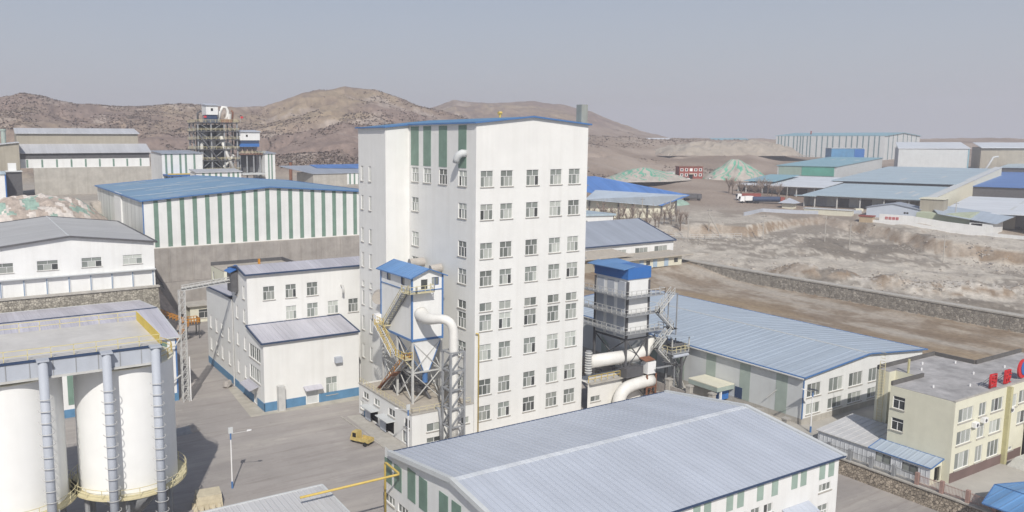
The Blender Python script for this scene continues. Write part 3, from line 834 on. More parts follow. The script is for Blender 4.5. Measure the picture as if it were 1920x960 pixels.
def dust_collector():
    x0, x1, y0, y1 = 54.6, 59.7, 98.4, 108.1
    zb, zd, ze, zr = 14.1, 21.3, 23.4, 24.4
    t = thing('dust_collector', 'white dust collector cabin with blue gable roof and yellow stairs on the annex roof', 'dust collector', ((x0 + x1) / 2, (y0 + y1) / 2, 4.6))
    dr = (56.1, 57.2, zd + .1, 22.9)
    wl = [(105.0, 106.2, 21.9, 23.0, 'S1', 0), (100.6, 101.7, 21.8, 23.0, 'S1', 5)]
    wf = [(57.9, 59.1, 21.9, 23.1, 'S2', 5)]
    mb = MB(); walls(mb, x0, x1, y0, y1, zb, ze, op(wf) + [dr], op(wl)); gable_fill(mb, x0, x1, y0, y1, ze, zr, 'Y')
    mb.poly([(x0, y0, zb), (x1, y0, zb), (x1, y1, zb), (x0, y1, zb)])
    body = mb.build('cabin_wall', WHITE2, t)
    fm = dict(framemat=BLFRAME, sill=False)
    put_wins(t, 'X', x0, wl, **fm); put_wins(t, 'Y', y0, wf, **fm)
    MB().box(dr[0], dr[1], y0 + .12, y0 + .16, dr[2], dr[3]).build('door', G3, t)
    tr = MB()
    for x, y in ((x0, y0), (x1, y0), (x0, y1)): tr.box(x - .12, x + .12, y - .12, y + .12, zb - .2, ze)
    for z, w in ((zb, .16), (zd, .06)):
        tr.box(x0, x1, y0 - .1, y0 + .05, z - w, z + w); tr.box(x0 - .1, x0 + .05, y0, y1, z - w, z + w)
    tr.build('corner_trim', BLUE, body)
    gable_roof(t, x0, x1, y0, y1, ze, zr, 'Y', RF_BLY, BLUE, .55, .1, .8, trim=.14)
    # two inverted-pyramid hoppers
    ym = (y0 + y1) / 2; xm = (x0 + x1) / 2
    for a, b in ((y0 + .1, ym - .05), (ym + .05, y1 - .1)):
        c = (a + .6) if a < ym - 1 else (a + b) / 2; h = MB()
        q = [(x0 + .1, a, zb - .1), (x1 - .1, a, zb - .1), (x1 - .1, b, zb - .1), (x0 + .1, b, zb - .1)]
        w = [(xm - .35, c - .35, 8.9), (xm + .35, c - .35, 8.9), (xm + .35, c + .35, 8.9), (xm - .35, c + .35, 8.9)]
        for i in range(4): h.poly([q[i], w[i], w[(i + 1) % 4], q[(i + 1) % 4]])
        h.poly(w); h.build('hopper', WHITE2, t)
        e = MB()
        for i in range(4): e.bar(q[i], w[i], .12)
        e.tube((xm, c, 8.9), (xm, c, 7.4), .4, 8); e.build('hopper_edge', BLUE, t)
    fb = MB()
    ys = [y0 + .15, ym, y1 - .15]
    for x in (x0 + .15, x1 - .15):
        for y in ys: fb.box(x - .15, x + .15, y - .15, y + .15, 4.6, zb)
        for a, b in zip(ys[:-1], ys[1:]):
            for z0, z1 in ((4.8, 9.2), (9.2, 13.8)):
                xbrace(fb, (x, a, z0), (x, b, z0), (x, a, z1), (x, b, z1), .12)
            fb.bar((x, a, 9.2), (x, b, 9.2), .2)
    for y in ys:
        for z0, z1 in ((4.8, 9.2), (9.2, 13.8)): xbrace(fb, (x0 + .15, y, z0), (x1 - .15, y, z0), (x0 + .15, y, z1), (x1 - .15, y, z1), .12)
        fb.bar((x0, y, 9.2), (x1, y, 9.2), .2)
    fb.build('support_frame', LSTEEL, t)
    # fans, screw conveyor and pipework under the hoppers
    ma = MB(); ma.tube((xm, y0 + .5, 7.1), (xm, y1 - .5, 7.1), .35, 10)
    ma.tube((xm - 1.4, 104.5, 6.0), (xm - .5, 104.5, 6.0), 1.1, 14); ma.box(xm - 2.2, xm - 1.4, 103.9, 105.1, 4.6, 6.2)
    ma.box(xm - .6, xm + 1.3, 100.3, 101.6, 5.6, 6.3); ma.tube((xm + 1, 99.2, 4.7), (xm - .6, 102, 8.6), .22, 8); ma.tube((xm - 1.8, 106.5, 4.7), (xm + .4, 103.5, 10.2), .3, 8)
    ma.build('machinery', DSTEEL, t)
    pb = MB(); pb.slab([(53.2, 101.5, 8.9), (54.4, 101.5, 8.9), (54.4, 107.2, 4.9), (53.2, 107.2, 4.9)], .2); pb.build('ramp_conveyor', RUST, t)
    # stairs on the left wall
    xs = x0 - 1.15
    for ya, yb, z in ((105.0, 108.6, 15.0), (98.3, 101.2, 11.3)):
        pl = MB(); pl.box(xs - .1, x0 - .02, ya, yb, z, z + .12)
        for y in (ya + .3, yb - .3): pl.bar((xs, y, z), (x0, y, z - 1.3), .1)
        pl.build('platform', YELP, t)
    MB().poly([(xs - .1, 96.9, 21.22), (57.6, 96.9, 21.22), (57.6, y0 - .12, 21.22), (x0 - .12, y0 - .12, 21.22), (x0 - .12, 99.3, 21.22), (xs - .1, 99.3, 21.22)]).build('platform', YELP, t)
    railing(t, [(x0 - .05, 108.6, 15.12), (xs - .1, 108.6, 15.12), (xs - .1, 105.0, 15.12)], 1, YEL, 1.2)
    railing(t, [(xs - .1, 99.3, 21.22), (xs - .1, 96.9, 21.22), (x0, 96.9, 21.22), (x0, 97.2, 21.22), (57.6, 97.2, 21.22), (57.6, 98.3, 21.22)], 1, YELP, 1.2)
    railing(t, [(xs - .1, 101.2, 11.42), (xs - .1, 98.3, 11.42), (x0, 98.3, 11.42)], 1, YEL, 1.0)
    stair(t, (xs, 105.4, 15.0), (xs, 99.2, 21.1), 1.0, STEEL, YELP, (1, 0, 0), 18)
    stair(t, (xs - .9, 101.2, 11.4), (xs - .9, 106.4, 15.0), .9, LSTEEL, YEL, (1, 0, 0), 14)
    stair(t, (xs + .1, 98.8, 11.3), (xs + .1, 106.5, 4.7), .9, LSTEEL, ORANGE, (1, 0, 0), 20)
    bx = MB().box(xs - .2, xs + .7, 107.2, 108.1, 15.15, 16.4); bx.build('control_box', FRAME, t)
    # silencers seen above and behind the roof, a drum on the far left side
    for p, q, r in (((59.6, 108.2, 23.7), (62.0, 107.9, 23.8), .72), ((60.6, 103.4, 23.3), (62.3, 103.1, 23.5), .68), ((54.4, 108.7, 18.6), (55.4, 110.4, 18.6), 1.0)):
        MB().tube(p, q, r, 16).build('exhaust_drum', DRUM, t)
    return t
dust_collector()

def exhaust_duct():
    t = thing('exhaust_duct', 'bent white exhaust duct dropping through a grey lattice mast beside the dust collector', 'duct', (57.9, 92.3, 0))
    pts = [(56.4, 98.35, 17.6), (56.35, 97.2, 17.5), (56.3, 96.0, 17.55), (56.5, 94.8, 17.85), (56.9, 93.6, 18.0), (57.3, 92.8, 17.9), (57.65, 92.4, 17.4), (57.8, 92.3, 16.6), (57.85, 92.3, 15), (57.85, 92.3, 10), (57.85, 92.3, 5), (57.85, 92.3, .2)]
    ctrl = [(56.2, 98.35, 17.6), (56.1, 96.6, 17.3), (56.9, 95.2, 17.4), (58.3, 94.5, 17.7), (59.3, 94.0, 17.5), (59.5, 93.9, 16.6)]
    pts = []
    A = [Vector(p) for p in [(56.0, 98.36, 18.0), (55.8, 96.2, 17.2), (55.5, 93.0, 17.9), (57.85, 92.2, 19.6), (57.85, 92.3, 15.4)]]
    for i in range(25):                                   # de Casteljau through the two bends
        u = i / 24; L = A
        while len(L) > 1: L = [p.lerp(q, u) for p, q in zip(L[:-1], L[1:])]
        pts.append(L[0])
    pts += [Vector((57.85, 92.3, z)) for z in (13, 9, 4, .2)]
    rad = [1.05 - .4 * min(1, i / 12) for i in range(25)] + [.65] * 4
    MB().sweep(pts, rad, 18).build('duct', DUCT, t, True)
    lt = MB(); X = (56.75, 59.0); Y = (91.25, 93.4); zs = [0, 2.9, 5.6, 8.3, 11, 13.6]
    for x in X:
        for y in Y: lt.box(x - .13, x + .13, y - .13, y + .13, 0, 13.6)
    for z0, z1 in zip(zs[:-1], zs[1:]):
        for y in Y: lt.bar((X[0], y, z1), (X[1], y, z1), .2); lt.bar((X[0], y, z0), (X[1], y, z1), .13)
        for x in X: lt.bar((x, Y[0], z1), (x, Y[1], z1), .2); lt.bar((x, Y[1], z0), (x, Y[0], z1), .13)
    lt.build('lattice_mast', STEEL, t)
    c = MB().sweep([(56.2, 94.3, 5.2), (56.3, 93.6, 5), (56.4, 93.3, 3.5), (56.4, 93.2, 0.1)], .22, 8); c.build('cable_riser', STEEL, t, True)
    return t
exhaust_duct()

def plant_b():
    t = thing('plant_building', 'white two-part workshop with lilac lean-to roof and blue plinth left of the tower', 'factory building', (46, 136, 0))
    x0, x1, x2 = 39.2, 55.7, 64.0
    F1 = [(49.7, 51.7, 1.0, 4.0, 'T', 0)]
    L1 = [(120.4, 126.0, 7.4, 9.7, 'S5'), (120.6, 126.0, 3.9, 6.2, 'S5')]
    U = [(41.9, 43.9, 16.4, 18.7), (45.8, 47.7, 16.4, 18.7), (49.6, 51.6, 16.4, 18.7), (45.8, 47.7, 12.7, 15.0), (49.6, 51.6, 12.7, 15.1), (53.4, 55.4, 12.8, 15.1), (57.0, 58.0 - .1, 12.7, 15.1)]
    U[-1] = (57.3, 59.2, 12.7, 15.1)
    nar = []
    for yc in (128.2, 132.2):
        for z in (3.0, 7.9, 12.6, 16.6): nar.append((yc - .55, yc + .55, z, z + 2.2, 'N', random.choice([0, 2])))
    nb = []
    for yc in (137.5, 142, 145.5, 149.5):
        for z in (3.0, 7.3): nb.append((yc - .6, yc + .6, z, z + 2.5, 'N', random.choice([0, 2])))
    dl = (122.6, 124.0, 0.1, 2.4)
    dF = (46.3, 48.2, .1, 2.5)
    mb = MB()
    # front block with a lean-to top
    facade(mb, 'Y', 118.8, x0, x1, 0, 11.1, op(F1) + [dF]); facade(mb, 'X', x0, 118.8, 126.3, 0, 11.1, op(L1) + [dl])
    mb.poly([(x0, 126.3, 11.1), (x0, 118.8, 11.1), (x0, 126.3, 12.4)]); mb.poly([(x1, 118.8, 0), (x1, 126.3, 0), (x1, 126.3, 12.4), (x1, 118.8, 11.1)])
    facade(mb, 'Y', 126.3, x0, x2, 0, 20.9, op(U)); facade(mb, 'X', x0, 126.3, 134.8, 0, 20.9, op(nar))
    mb.poly([(x0, 134.8, 20.9), (x0, 126.3, 20.9), (x0, 130.5, 21.6)])
    mb.poly([(x2, 126.3, 0), (x2, 134.8, 0), (x2, 134.8, 20.9), (x2, 130.5, 21.6), (x2, 126.3, 20.9)]); mb.poly([(x2, 134.8, 0), (x0, 134.8, 0), (x0, 134.8, 20.9), (x2, 134.8, 20.9)])
    facade(mb, 'X', x0, 134.8, 152, 0, 15.2, op(nb)); mb.poly([(x1, 152, 0), (x0, 152, 0), (x0, 152, 15.2), (x1, 152, 15.2)]); mb.poly([(x1, 134.8, 0), (x1, 152, 0), (x1, 152, 15.2), (x1, 134.8, 15.2)])
    mb.build('wall', WHITE, t)
    put_wins(t, 'Y', 118.8, F1); put_wins(t, 'Y', 126.3, U); put_wins(t, 'X', x0, L1); put_wins(t, 'X', x0, nar); put_wins(t, 'X', x0, nb)
    mono_roof(t, [(x0 - .4, 118.4, 11.15), (x1, 118.4, 11.15), (x1, 126.28, 12.5), (x0 - .4, 126.28, 12.5)], RF_B, NAVY, .15, .8, .24)
    gable_roof(t, x0, x2, 126.3, 134.8, 20.9, 21.7, 'X', RF_B, NAVY, .45, .15, .8, trim=.24)
    mono_roof(t, [(x1, 152.4, 15.2), (x0 - .4, 152.4, 15.2), (x0 - .4, 134.82, 15.9), (x1, 134.82, 15.9)], RF_B, NAVY, .15, None, .22)
    pl = MB(); pl.box(x0 - .06, x0 + .02, 118.74, 122.4, 0, 1.3); pl.box(x0 - .06, x0 + .02, 124.2, 152, 0, 1.3); pl.box(x0 - .06, 46.1, 118.74, 118.82, 0, 1.45); pl.box(48.4, x1, 118.74, 118.82, 0, 1.45); pl.build('plinth', BLUED, t)
    d = MB().box(dF[0], dF[1], 118.9, 118.96, dF[2], dF[3]).build('door', LGREY, t)
    MB().slab([(45.7, 117.6, 2.7), (48.8, 117.6, 2.7), (48.8, 118.78, 3.1), (45.7, 118.78, 3.1)], .12).build('canopy', RF_B, d)
    d = MB().box(x0 + .1, x0 + .16, dl[0], dl[1], dl[2], dl[3]).build('door', LGREY, t)
    MB().slab([(37.6, 121.6, 2.9), (x0 - .02, 121.6, 3.4), (x0 - .02, 126.8, 3.4), (37.6, 126.8, 2.9)], .12).build('canopy', RF_B, d)
    v = MB().box(51.2, 52.4, 118.0, 118.78, 6.4, 7.3); v.build('vent_hood', GREYP, t)
    v = MB().sweep([(56.0, 126.3, 17.6), (56.0, 125.7, 17.6), (56.0, 125.5, 17.2), (56.0, 125.5, 16.2)], .2, 8); v.build('vent_pipe', LSTEEL, t, True)
    MB().tube((39.0, 134.5, 0), (39.0, 134.5, 15.4), .12, 8).build('downpipe', LSTEEL, t)
    MB().box(41.2, 42.3, 117.8, 118.7, 0, 4.0).build('duct_box', LSTEEL, t)
    hd = MB(); hd.slab([(37.6, 130.6, 20.8), (39.6, 130.6, 21.6), (39.6, 133.8, 21.6), (37.6, 133.8, 20.8)], .1); hd.build('hood', BLUEB, t)
    hb = MB().box(38.0, 39.15, 131, 133.4, 17.4, 20.8); hb.build('conveyor_head', DSTEEL, t)
    return t
plant_b()

def front_hall():
    x0, x1, y0, y1, ze, zr = 39.5, 81.4, 50.0, 75.2, 8.4, 10.1
    t = thing('front_warehouse', 'white warehouse with large lavender grey ribbed roof in the foreground', 'warehouse', (60, 62, 0))
    F = [(78.1, 80.2, 4.6, 5.6, 'S3'), (74.0, 76.0, 4.3, 5.2, 'S3')]
    F = [(78.1, 80.2, 4.9, 5.8, 'S3', 4), (78.1, 79.9, 1.4, 3.4, 'T', 0), (67.0, 68.4, 4.7, 5.7, 'S2'), (65.0, 66.4, 4.7, 5.7, 'S2'), (63.0, 64.4, 4.7, 5.7, 'S2'), (69.0, 70.4, 4.7, 5.7, 'S2'), (61, 62.4, 4.7, 5.7, 'S2'), (59, 60.4, 4.7, 5.7, 'S2')]
    L = [(77.6 - i * 3.1 - 2.3, 77.6 - i * 3.1, 2.0, 3.0, 'S3') for i in range(8)]
    dk = (72.6, 75.4, 0.05, 3.6)
    mb = MB(); walls(mb, x0, x1, y0, y1, 0, ze, op(F) + [dk], op(L)); gable_fill(mb, x0, x1, y0, y1, ze, zr, 'X')
    mb.build('wall', WHITE2, t); put_wins(t, 'Y', y0, F); put_wins(t, 'X', x0, L)
    d = MB().box(dk[0], dk[1], y0 + .5, y0 + .55, dk[2], dk[3]).build('door', DARK, t)
    MB().slab([(72, 48.6, 3.9), (76.4, 48.6, 3.9), (76.4, y0 - .02, 4.5), (72, y0 - .02, 4.5)], .12).build('canopy', RF_F, d)
    for a in (58.5, 60.0, 63.2, 64.8, 67.8, 70.1, 73.3, 74.8, 78.0, 79.6): MB().box(a, a + .95, y0 - .05, y0 + .01, 6.4, 8.2).build('light_panel', GREENL, t)
    for a in (77.6, 75.3, 72.2, 69.7, 65.6, 63.2, 59.5, 57): MB().box(x0 - .05, x0 + .01, a - 1.7, a, 4.4, 7.2 if a > 74 or a < 54 else 7.9).build('light_panel', GREEN, t)
    pl = MB(); pl.box(x0 - .05, x0 + .01, y0, y1, 0, 1.1); pl.build('plinth', BLUED, t)
    ro = gable_roof(t, x0, x1, y0, y1, ze, zr, 'X', RF_F, NAVY, .45, .15, .75, trim=.16)
    for s in (x0 - .45, x1 + .42):
        e = MB()
        for ya, yb in ((y0 - .45, 62.6), (y1 + .45, 62.6)):
            za = ze - .06 + .1
            e.bar((s, ya, za), (s, yb, zr + .16), .5)
        e.build('verge_flashing', LGREY, ro)
    rd = MB()
    for i in range(21):
        a = x0 + i * 2.0
        rd.slab([(a, 62.25, zr + .17 + .012 * (i % 2)), (a + 2.05, 62.25, zr + .17 + .012 * (i % 2)), (a + 2.05, 62.95, zr + .17 + .012 * (i % 2)), (a, 62.95, zr + .17 + .012 * (i % 2))], .05)
    rd.build('ridge_cap', RF_W, ro)
    return t
front_hall()
gp = MB()
gp.sweep([(39.2, 75.7, .8), (39.2, 75.7, 7.0), (39.15, 75.6, 7.2), (39.15, 75.3, 7.25), (39.15, 66.9, 7.25)], .11, 8)
gp = MB(); gp.sweep([(38.8, 76.2, 1.0), (38.8, 76.2, 6.9), (38.8, 76.1, 7.15), (38.8, 75.8, 7.2), (38.9, 73.2, 7.0), (38.8, 73.0, 6.95), (38.5, 73.0, 6.95), (27.5, 73.0, 6.95)], .13, 8)
solo(gp, 'gas_pipe', YEL, 'yellow gas pipe crossing the yard between two roofs', 'pipe', (38.8, 76.2, 0), smooth=True)

def low_shed():
    x0, x1, y0, y1, ze, zr = 10, 31.2, 56, 76.6, 5.2, 6.3
    t = thing('front_shed', 'pale grey ribbed roof shed at the bottom edge of the photo', 'shed', (20, 66, 0))
    mb = MB(); walls(mb, x0, x1, y0, y1, 0, ze); mb.build('wall', WHITE2, t)
    mono_roof(t, [(x1 + .3, y1 + .3, 5.9), (x0, y1 + .3, 5.9), (x0, y0, 5.3), (x1 + .3, y0, 5.3)], RF_K, LGREY, .15, .55, .2)
low_shed()

# ================================================================== BUILDINGS, LEFT
def silo(xc, yc, label):
    r = 5.08
    t = thing('silo', label, 'silo', (xc, yc, 0), 'white steel silos under the gallery')
    n = 56; mb = MB()
    mb.tube((xc, yc, 6.2), (xc, yc, 19.7), r, n, caps=False)
    mb.build('shell', SILO, t, True)
    mb = MB().tube((xc, yc, 19.7), (xc, yc, 20.1), r + .02, n, r2=.8 * r); mb.build('top_cover', CREAMW, t)
    mb = MB(); mb.tube((xc, yc, 1.5), (xc, yc, 6.2), .6, 24, r2=r - .05); mb.build('cone', STEEL, t, True)
    for k in range(6):
        a = 2 * PI * k / 6 + .3
        MB().tube((xc + (r - .3) * math.cos(a), yc + (r - .3) * math.sin(a), 0), (xc + (r - .3) * math.cos(a), yc + (r - .3) * math.sin(a), 6.2), .28, 8).build('leg', STEEL, t)
    # walkway round the foot of the shell
    mb = MB(); rr = r + 1.0; nn = 40
    P = lambda q, R_, z: (xc + R_ * math.cos(2 * PI * q / nn), yc + R_ * math.sin(2 * PI * q / nn), z)
    for i in range(nn):
        mb.poly([P(i, r, 6.2), P(i, rr, 6.2), P(i + 1, rr, 6.2), P(i + 1, r, 6.2)]); mb.poly([P(i, rr, 6.05), P(i + 1, rr, 6.05), P(i + 1, rr, 6.25), P(i, rr, 6.25)])
    w = mb.build('walkway', YELP, t)
    def rail(R_, z, step, nm, par, m):
        q = MB()
        for k in (.5, 1.0): q.ring((xc, yc, z + k), R_, .04, n=40, k=4)
        for i in range(0, nn, step): q.bar(P(i, R_, z), P(i, R_, z + 1), .07)
        q.build(nm, m, par)
    rail(rr - .05, 6.2, 2, 'railing', w, YELP)
    rail(r - .08, 19.75, 3, 'top_railing', t, YEL)
    mb = MB().ring((xc, yc, 19.65), r + .04, .07, n=48, k=5); mb.build('rim', CREAMW, t)
    mb = MB()                                             # vertical seams
    return t
silo(13.8, 89.0, 'white cylindrical silo right of its twin, with yellow ring walkway at its foot')
silo(2.55, 88.9, 'white cylindrical silo cut off by the left picture edge')

def gallery():
    t = thing('silo_gallery', 'long roof gallery with yellow railings bridging the tops of the silos', 'gallery', (4, 89, 20))
    x0, x1, y0, y1, z = -10, 16.6, 83.3, 96.2, 22.0
    MB().box(x0, x1, y0, y1, z - .25, z).build('deck', SLABT2, t)
    f = MB(); f.box(x0, x1, y0 - .02, y0 + .1, z - 1.75, z - .252); f.box(x1 - .1, x1 + .02, y0 + .1, y1, z - 1.75, z - .252)
    fa = f.build('fascia', GREYP, t)
    xx = x0
    while xx < x1: MB().box(xx, xx + .08, y0 - .06, y0 - .021, z - 1.75, z - .202).build('fascia_seam', STEEL, fa); xx += 2.05
    MB().box(x0, x1 + .1, y0 - .12, y0 - .021, z - .2, z + .05).build('edge_trim', NAVY, t)
    MB().box(x0, x1, y0 - .25, y0 + .12, z - 1.95, z - 1.752).build('gutter', LSTEEL, t)
    railing(t, [(x0, y0 + .1, z), (x1 - .05, y0 + .1, z)], 1.05, YELP2, 2.0, .03)
    railing(t, [(x0, y1 - .1, z), (x1 - .05, y1 - .1, z)], 1.05, YELP2, 2.0, .03)
    MB().box(x1 - .06, x1, y0 + .2, y1 - .2, z, z + 1.05).build('end_panel', YELPAN, t)
    ins = MB()
    ins.box(x0, x1 - .3, y1 - .5, y1 - .4, z - 1.7, z - .26)
    ins.build('back_wall', GREYP, t)
    up = MB()
    for x in (-3.0, 8.2): up.box(x, x + .9, 85.5, 86.1, 0, z - .26)
    return t
SLABT2 = mat('gallery_deck', (.56, .545, .52), .8, .10, .35, streak=.1)
YELP2 = mat('pale_yellow_rail', (.62, .55, .27), .6, .1, 1)
YELPAN = mat('yellow_end_panel', (.66, .50, .09), .55, .1, .6)
gallery()
def riser(x, y, label):
    t = thing('riser_pipe', label, 'pipe', (x, y, 0), 'hooped grey riser pipes in front of the silos')
    MB().tube((x, y, 0), (x, y, 21.95), .44, 16).build('pipe', GREYP, t, True)
    h = MB()
    MB().box(x - .55, x + .55, y - .5, y + .6, 21.95, 22.12).build('cap', GREYP, t)
    z = 1.0
    while z < 19.2:
        MB().ring((x, y, z), .66, .04, a0=PI * .95, a1=PI * 2.12, n=14, k=5).build('hoop', LSTEEL, t); z += 1.15
riser(5.5, 82.6, 'grey riser pipe with steel hoops between the two silos')
riser(11.2, 82.5, 'grey riser pipe with steel hoops down the middle of the whole silo')
riser(15.9, 82.6, 'grey riser pipe with steel hoops at the right edge of the silo')

def rear_shed():
    x0, x1, y0, y1, ze, zr = -22, 28.7, 131.5, 165.2, 10.7, 12.3
    t = thing('storage_shed', 'long white shed with pale lilac roof and blue plinth behind the silos', 'shed', (4, 148, 0))
    mb = MB(); walls(mb, x0, x1, y0, y1, 0, ze); gable_fill(mb, x0, x1, y0, y1, ze, zr, 'X'); mb.build('wall', WHITE2, t)
    gable_roof(t, x0, x1, y0, y1, ze, zr, 'X', RF_S, LGREY, .5, .15, .95, trim=.18)
    MB().box(x0, x1 + .5, 148.2, 148.5, zr + .15, zr + .28).build('ridge_cap', NAVY, t)
    for a in (26.0, 19, 12, 5): MB().box(a, a + 1.2, y0 - .05, y0 + .01, 2.0, 10.2).build('light_panel', GREEN, t)
    pl = MB(); pl.box(x0, x1 + .02, y0 - .07, y0 + .01, 0, 1.3); pl.build('plinth', BLUED, t)
    MB().box(x1 - .22, x1 + .03, y0 - .05, y0 + .02, 1.31, ze - .3).build('corner_trim', BLUE, t)
    win(t, 'Y', y0, 20.4, 22.2, 3.0, 5.4, 'T', 2, depth=-.03)
    MB().sweep([(19, 131, 9.3), (24, 130.6, 9.0), (28.3, 130.6, 9.5), (29.3, 130.6, 11)], .14, 8).build('pipe', LSTEEL, t, True)
    MB().sweep([(25, 131, 3.2), (27.5, 130.7, 3.4), (29.0, 130.6, 4.5)], .14, 8).build('pipe', LSTEEL, t, True)
rear_shed()

def pipe_mast():
    t = thing('pipe_mast', 'slender lattice mast carrying a truss bridge across the yard to the workshop', 'lattice mast', (29.6, 130.4, 0))
    m = MB(); w = .45; x, y = 29.6, 130.4
    C = [(x - w, y - w), (x + w, y - w), (x + w, y + w), (x - w, y + w)]
    for c in C: m.bar((*c, 0), (*c, 18.6), .12)
    for i in range(15):
        z0, z1 = i * 1.24, (i + 1) * 1.24
        for k in range(4):
            a, b = C[k], C[(k + 1) % 4]; m.bar((*a, z0), (*b, z1), .07); m.bar((*a, z1), (*b, z1), .07)
    m.build('mast', LSTEEL, t)
    b = MB(); p = Vector((x, y, 18.6)); q = Vector((38.3, 132.2, 19.0)); o = [Vector((0, -w, 0)), Vector((0, w, 0)), Vector((0, 0, .8))]
    for k in o: b.bar(p + k, q + k, .12)
    n = 9
    for i in range(n):
        a, c = p.lerp(q, i / n), p.lerp(q, (i + 1) / n)
        for k in range(3): b.bar(a + o[k], c + o[(k + 1) % 3], .07)
    b.tube(p + Vector((0, 0, .35)), q + Vector((0, 0, .35)), .18, 8)
    b.build('truss_bridge', LSTEEL, t)
    MB().tube((30.4, 130.2, 0), (30.4, 130.2, 7.5), .1, 8).build('guy_post', FRAME, t)
pipe_mast()

def garage():
    x0, x1, y0, y1, z0, ze, zr = -1.0, 33.0, 168.0, 214, 13.0, 22.1, 24.1
    t = thing('garage_building', 'white gabled garage building with roller doors and four windows above a stone wall', 'garage', (16, 190, 13))
    W = [(26.9, 30.6, 17.9, 19.8, 'S3'), (19.2, 22.9, 17.9, 19.8, 'S3'), (11.3, 15, 17.9, 19.8, 'S3'), (3.6, 7.3, 17.9, 19.8, 'S3')]
    D = [(1.2 + 3.95 * i + .0, 1.2 + 3.95 * i + 3.55, 13.15, 16.2) for i in range(8)]
    mb = MB(); facade(mb, 'Y', y0, x0, x1, z0, ze, op(W) + D, d=.3)
    mb.poly([(x0, y0, ze), (x1, y0, ze), (17.2, y0, zr)]); mb.poly([(x1, y0, z0), (x1, y1, z0), (x1, y1, ze), (x1, y0, ze)]); mb.poly([(x0, y1, z0), (x0, y0, z0), (x0, y0, ze), (x0, y1, ze)])
    mb.poly([(x1, y1, z0), (x0, y1, z0), (x0, y1, ze), (17.2, y1, zr), (x1, y1, ze)])
    mb.build('wall', WHITE2, t)
    for o in W: win(t, 'Y', y0, *o[:4], 'T', random.choice([0, 1, 4]), sill=True)
    for d in D:
        dd = MB(); dd.box(d[0], d[1], y0 + .22, y0 + .28, d[2], d[3]); dd.build('roller_door', LGREY if random.random() < .2 else WHITE2, t)
        MB().box(d[1] + .06, d[1] + .28, y0 - .05, y0 - .003, 13.1, 16.25).build('door_jamb', BLUEJ, t)
    MB().box(x0, x1 + .1, y0 - .75, y0 - .002, 16.55, 16.7).build('door_canopy', LGREY, t)
    gable_roof(t, x0, x1, y0, y1, ze, zr, 'Y', RF_L, DSTEEL, .5, .15, 1.3, pos=17.2, trim=.34)
    MB().box(17.05, 17.35, y0 - .5, y1 + .5, zr + .16, zr + .26).build('ridge_cap', LGREY, t)
BLUEJ = mat('faded_blue_jamb', (.25, .32, .42), .6, .1, 1)
garage()
sw = MB(); sw.hexa([(-30, 166.2, -.2), (33.8, 166.2, -.2), (33.8, 167.3, -.2), (-30, 167.3, -.2), (-30, 166.9, 12.95), (33.3, 166.9, 12.95), (33.3, 167.3, 12.95), (-30, 167.3, 12.95)])
sw.hexa([(33.001, 167.3, -.2), (33.8, 167.3, -.2), (33.8, 195, -.2), (33.001, 195, -.2), (33.001, 167.3, 12.95), (33.3, 167.3, 12.95), (33.3, 195, 12.95), (33.001, 195, 12.95)])
solo(sw, 'stone_retaining_wall', STONE2, 'rubble stone retaining wall below the garage building with roller doors', 'retaining wall', (16, 167, 0))
MB_ = MB().box(-30, 33.6, 166.6, 168, 12.955, 13.25)
solo(MB_, 'concrete_ledge', CONCL, 'white concrete ledge along the top of the rubble stone wall below the garage doors', 'ledge', (16, 167, 12.95))
rw = MB()
rw.box(33.85, 128, 195.0, 195.9, 8.8, 16.95); rw.box(33.85, 128, 194.4, 195.9, -.2, 8.75)
for i in range(16): rw.box(36 + i * 5.6, 36.35 + i * 5.6, 194.82, 194.995, 8.8, 16.6)
solo(rw, 'concrete_retaining_wall', CONC, 'tall stained concrete retaining wall under the striped blue-roofed warehouse', 'retaining wall', (70, 195.5, 0))

def striped_hall():
    x0, x1, y0, y1, z0, ze, zr = 36.4, 98.6, 196.4, 268, 16.96, 28.35, 30.7
    t = thing('striped_warehouse', 'blue-roofed warehouse with white walls and dark green vertical stripes on the terrace', 'warehouse', (67, 232, 17))
    mb = MB(); facade(mb, 'Y', y0, x0, x1, z0, ze); gable_fill(mb, x0, x1, y0, y1, ze, zr, 'Y')
    mb.poly([(x1, y0, z0), (x1, y1, z0), (x1, y1, ze), (x1, y0, ze)]); mb.poly([(x1, y1, z0), (x0, y1, z0), (x0, y1, ze), (x1, y1, ze)])
    mb.build('wall', WHITE2, t)
    MB().poly([(x0, y1, z0), (x0, y0, z0), (x0, y0, ze), (x0, y1, ze)]).build('side_wall', PAN_S, t)
    MB().box(x0 - .4, x0 - .003, 224, 234, z0, ze + .2).build('side_bay', WHITE2, t)
    for i in range(19):
        a = 38.9 + i * 3.06
        MB().box(a, a + 1.05, y0 - .06, y0 + .01, z0 + .3, ze - .1 + min(a - x0, x1 - a) * .072).build('light_panel', GREEN, t)
    gable_roof(t, x0, x1, y0, y1, ze, zr, 'Y', RF_A2, BLUE, .6, .15, None, trim=.3)
    s_ = MB()
    for y in (212, 236):
        for xa, xb in ((x0, 67.5),): s_.slab([(xa, y, ze + .2), (xb, y, zr + .2), (xb, y + .35, zr + .2), (xa, y + .35, ze + .2)], .03)
    for i in range(26):
        a = random.uniform(x0 + 2, 64); y = 197 + i * 2.7; l = random.uniform(3, 10); zz = lambda q: ze + .2 + (q - x0) / (67.5 - x0) * (zr - ze)
        s_.slab([(a, y, zz(a)), (min(a + l, 67), y, zz(min(a + l, 67))), (min(a + l, 67), y + .12, zz(min(a + l, 67))), (a, y + .12, zz(a))], .03)
    s_.build('roof_seam', LGREY, t)
    MB().box(x0 - .06, x0 + .2, y0 - .08, y0 - .001, z0, ze).build('corner_trim', BLUE, t)
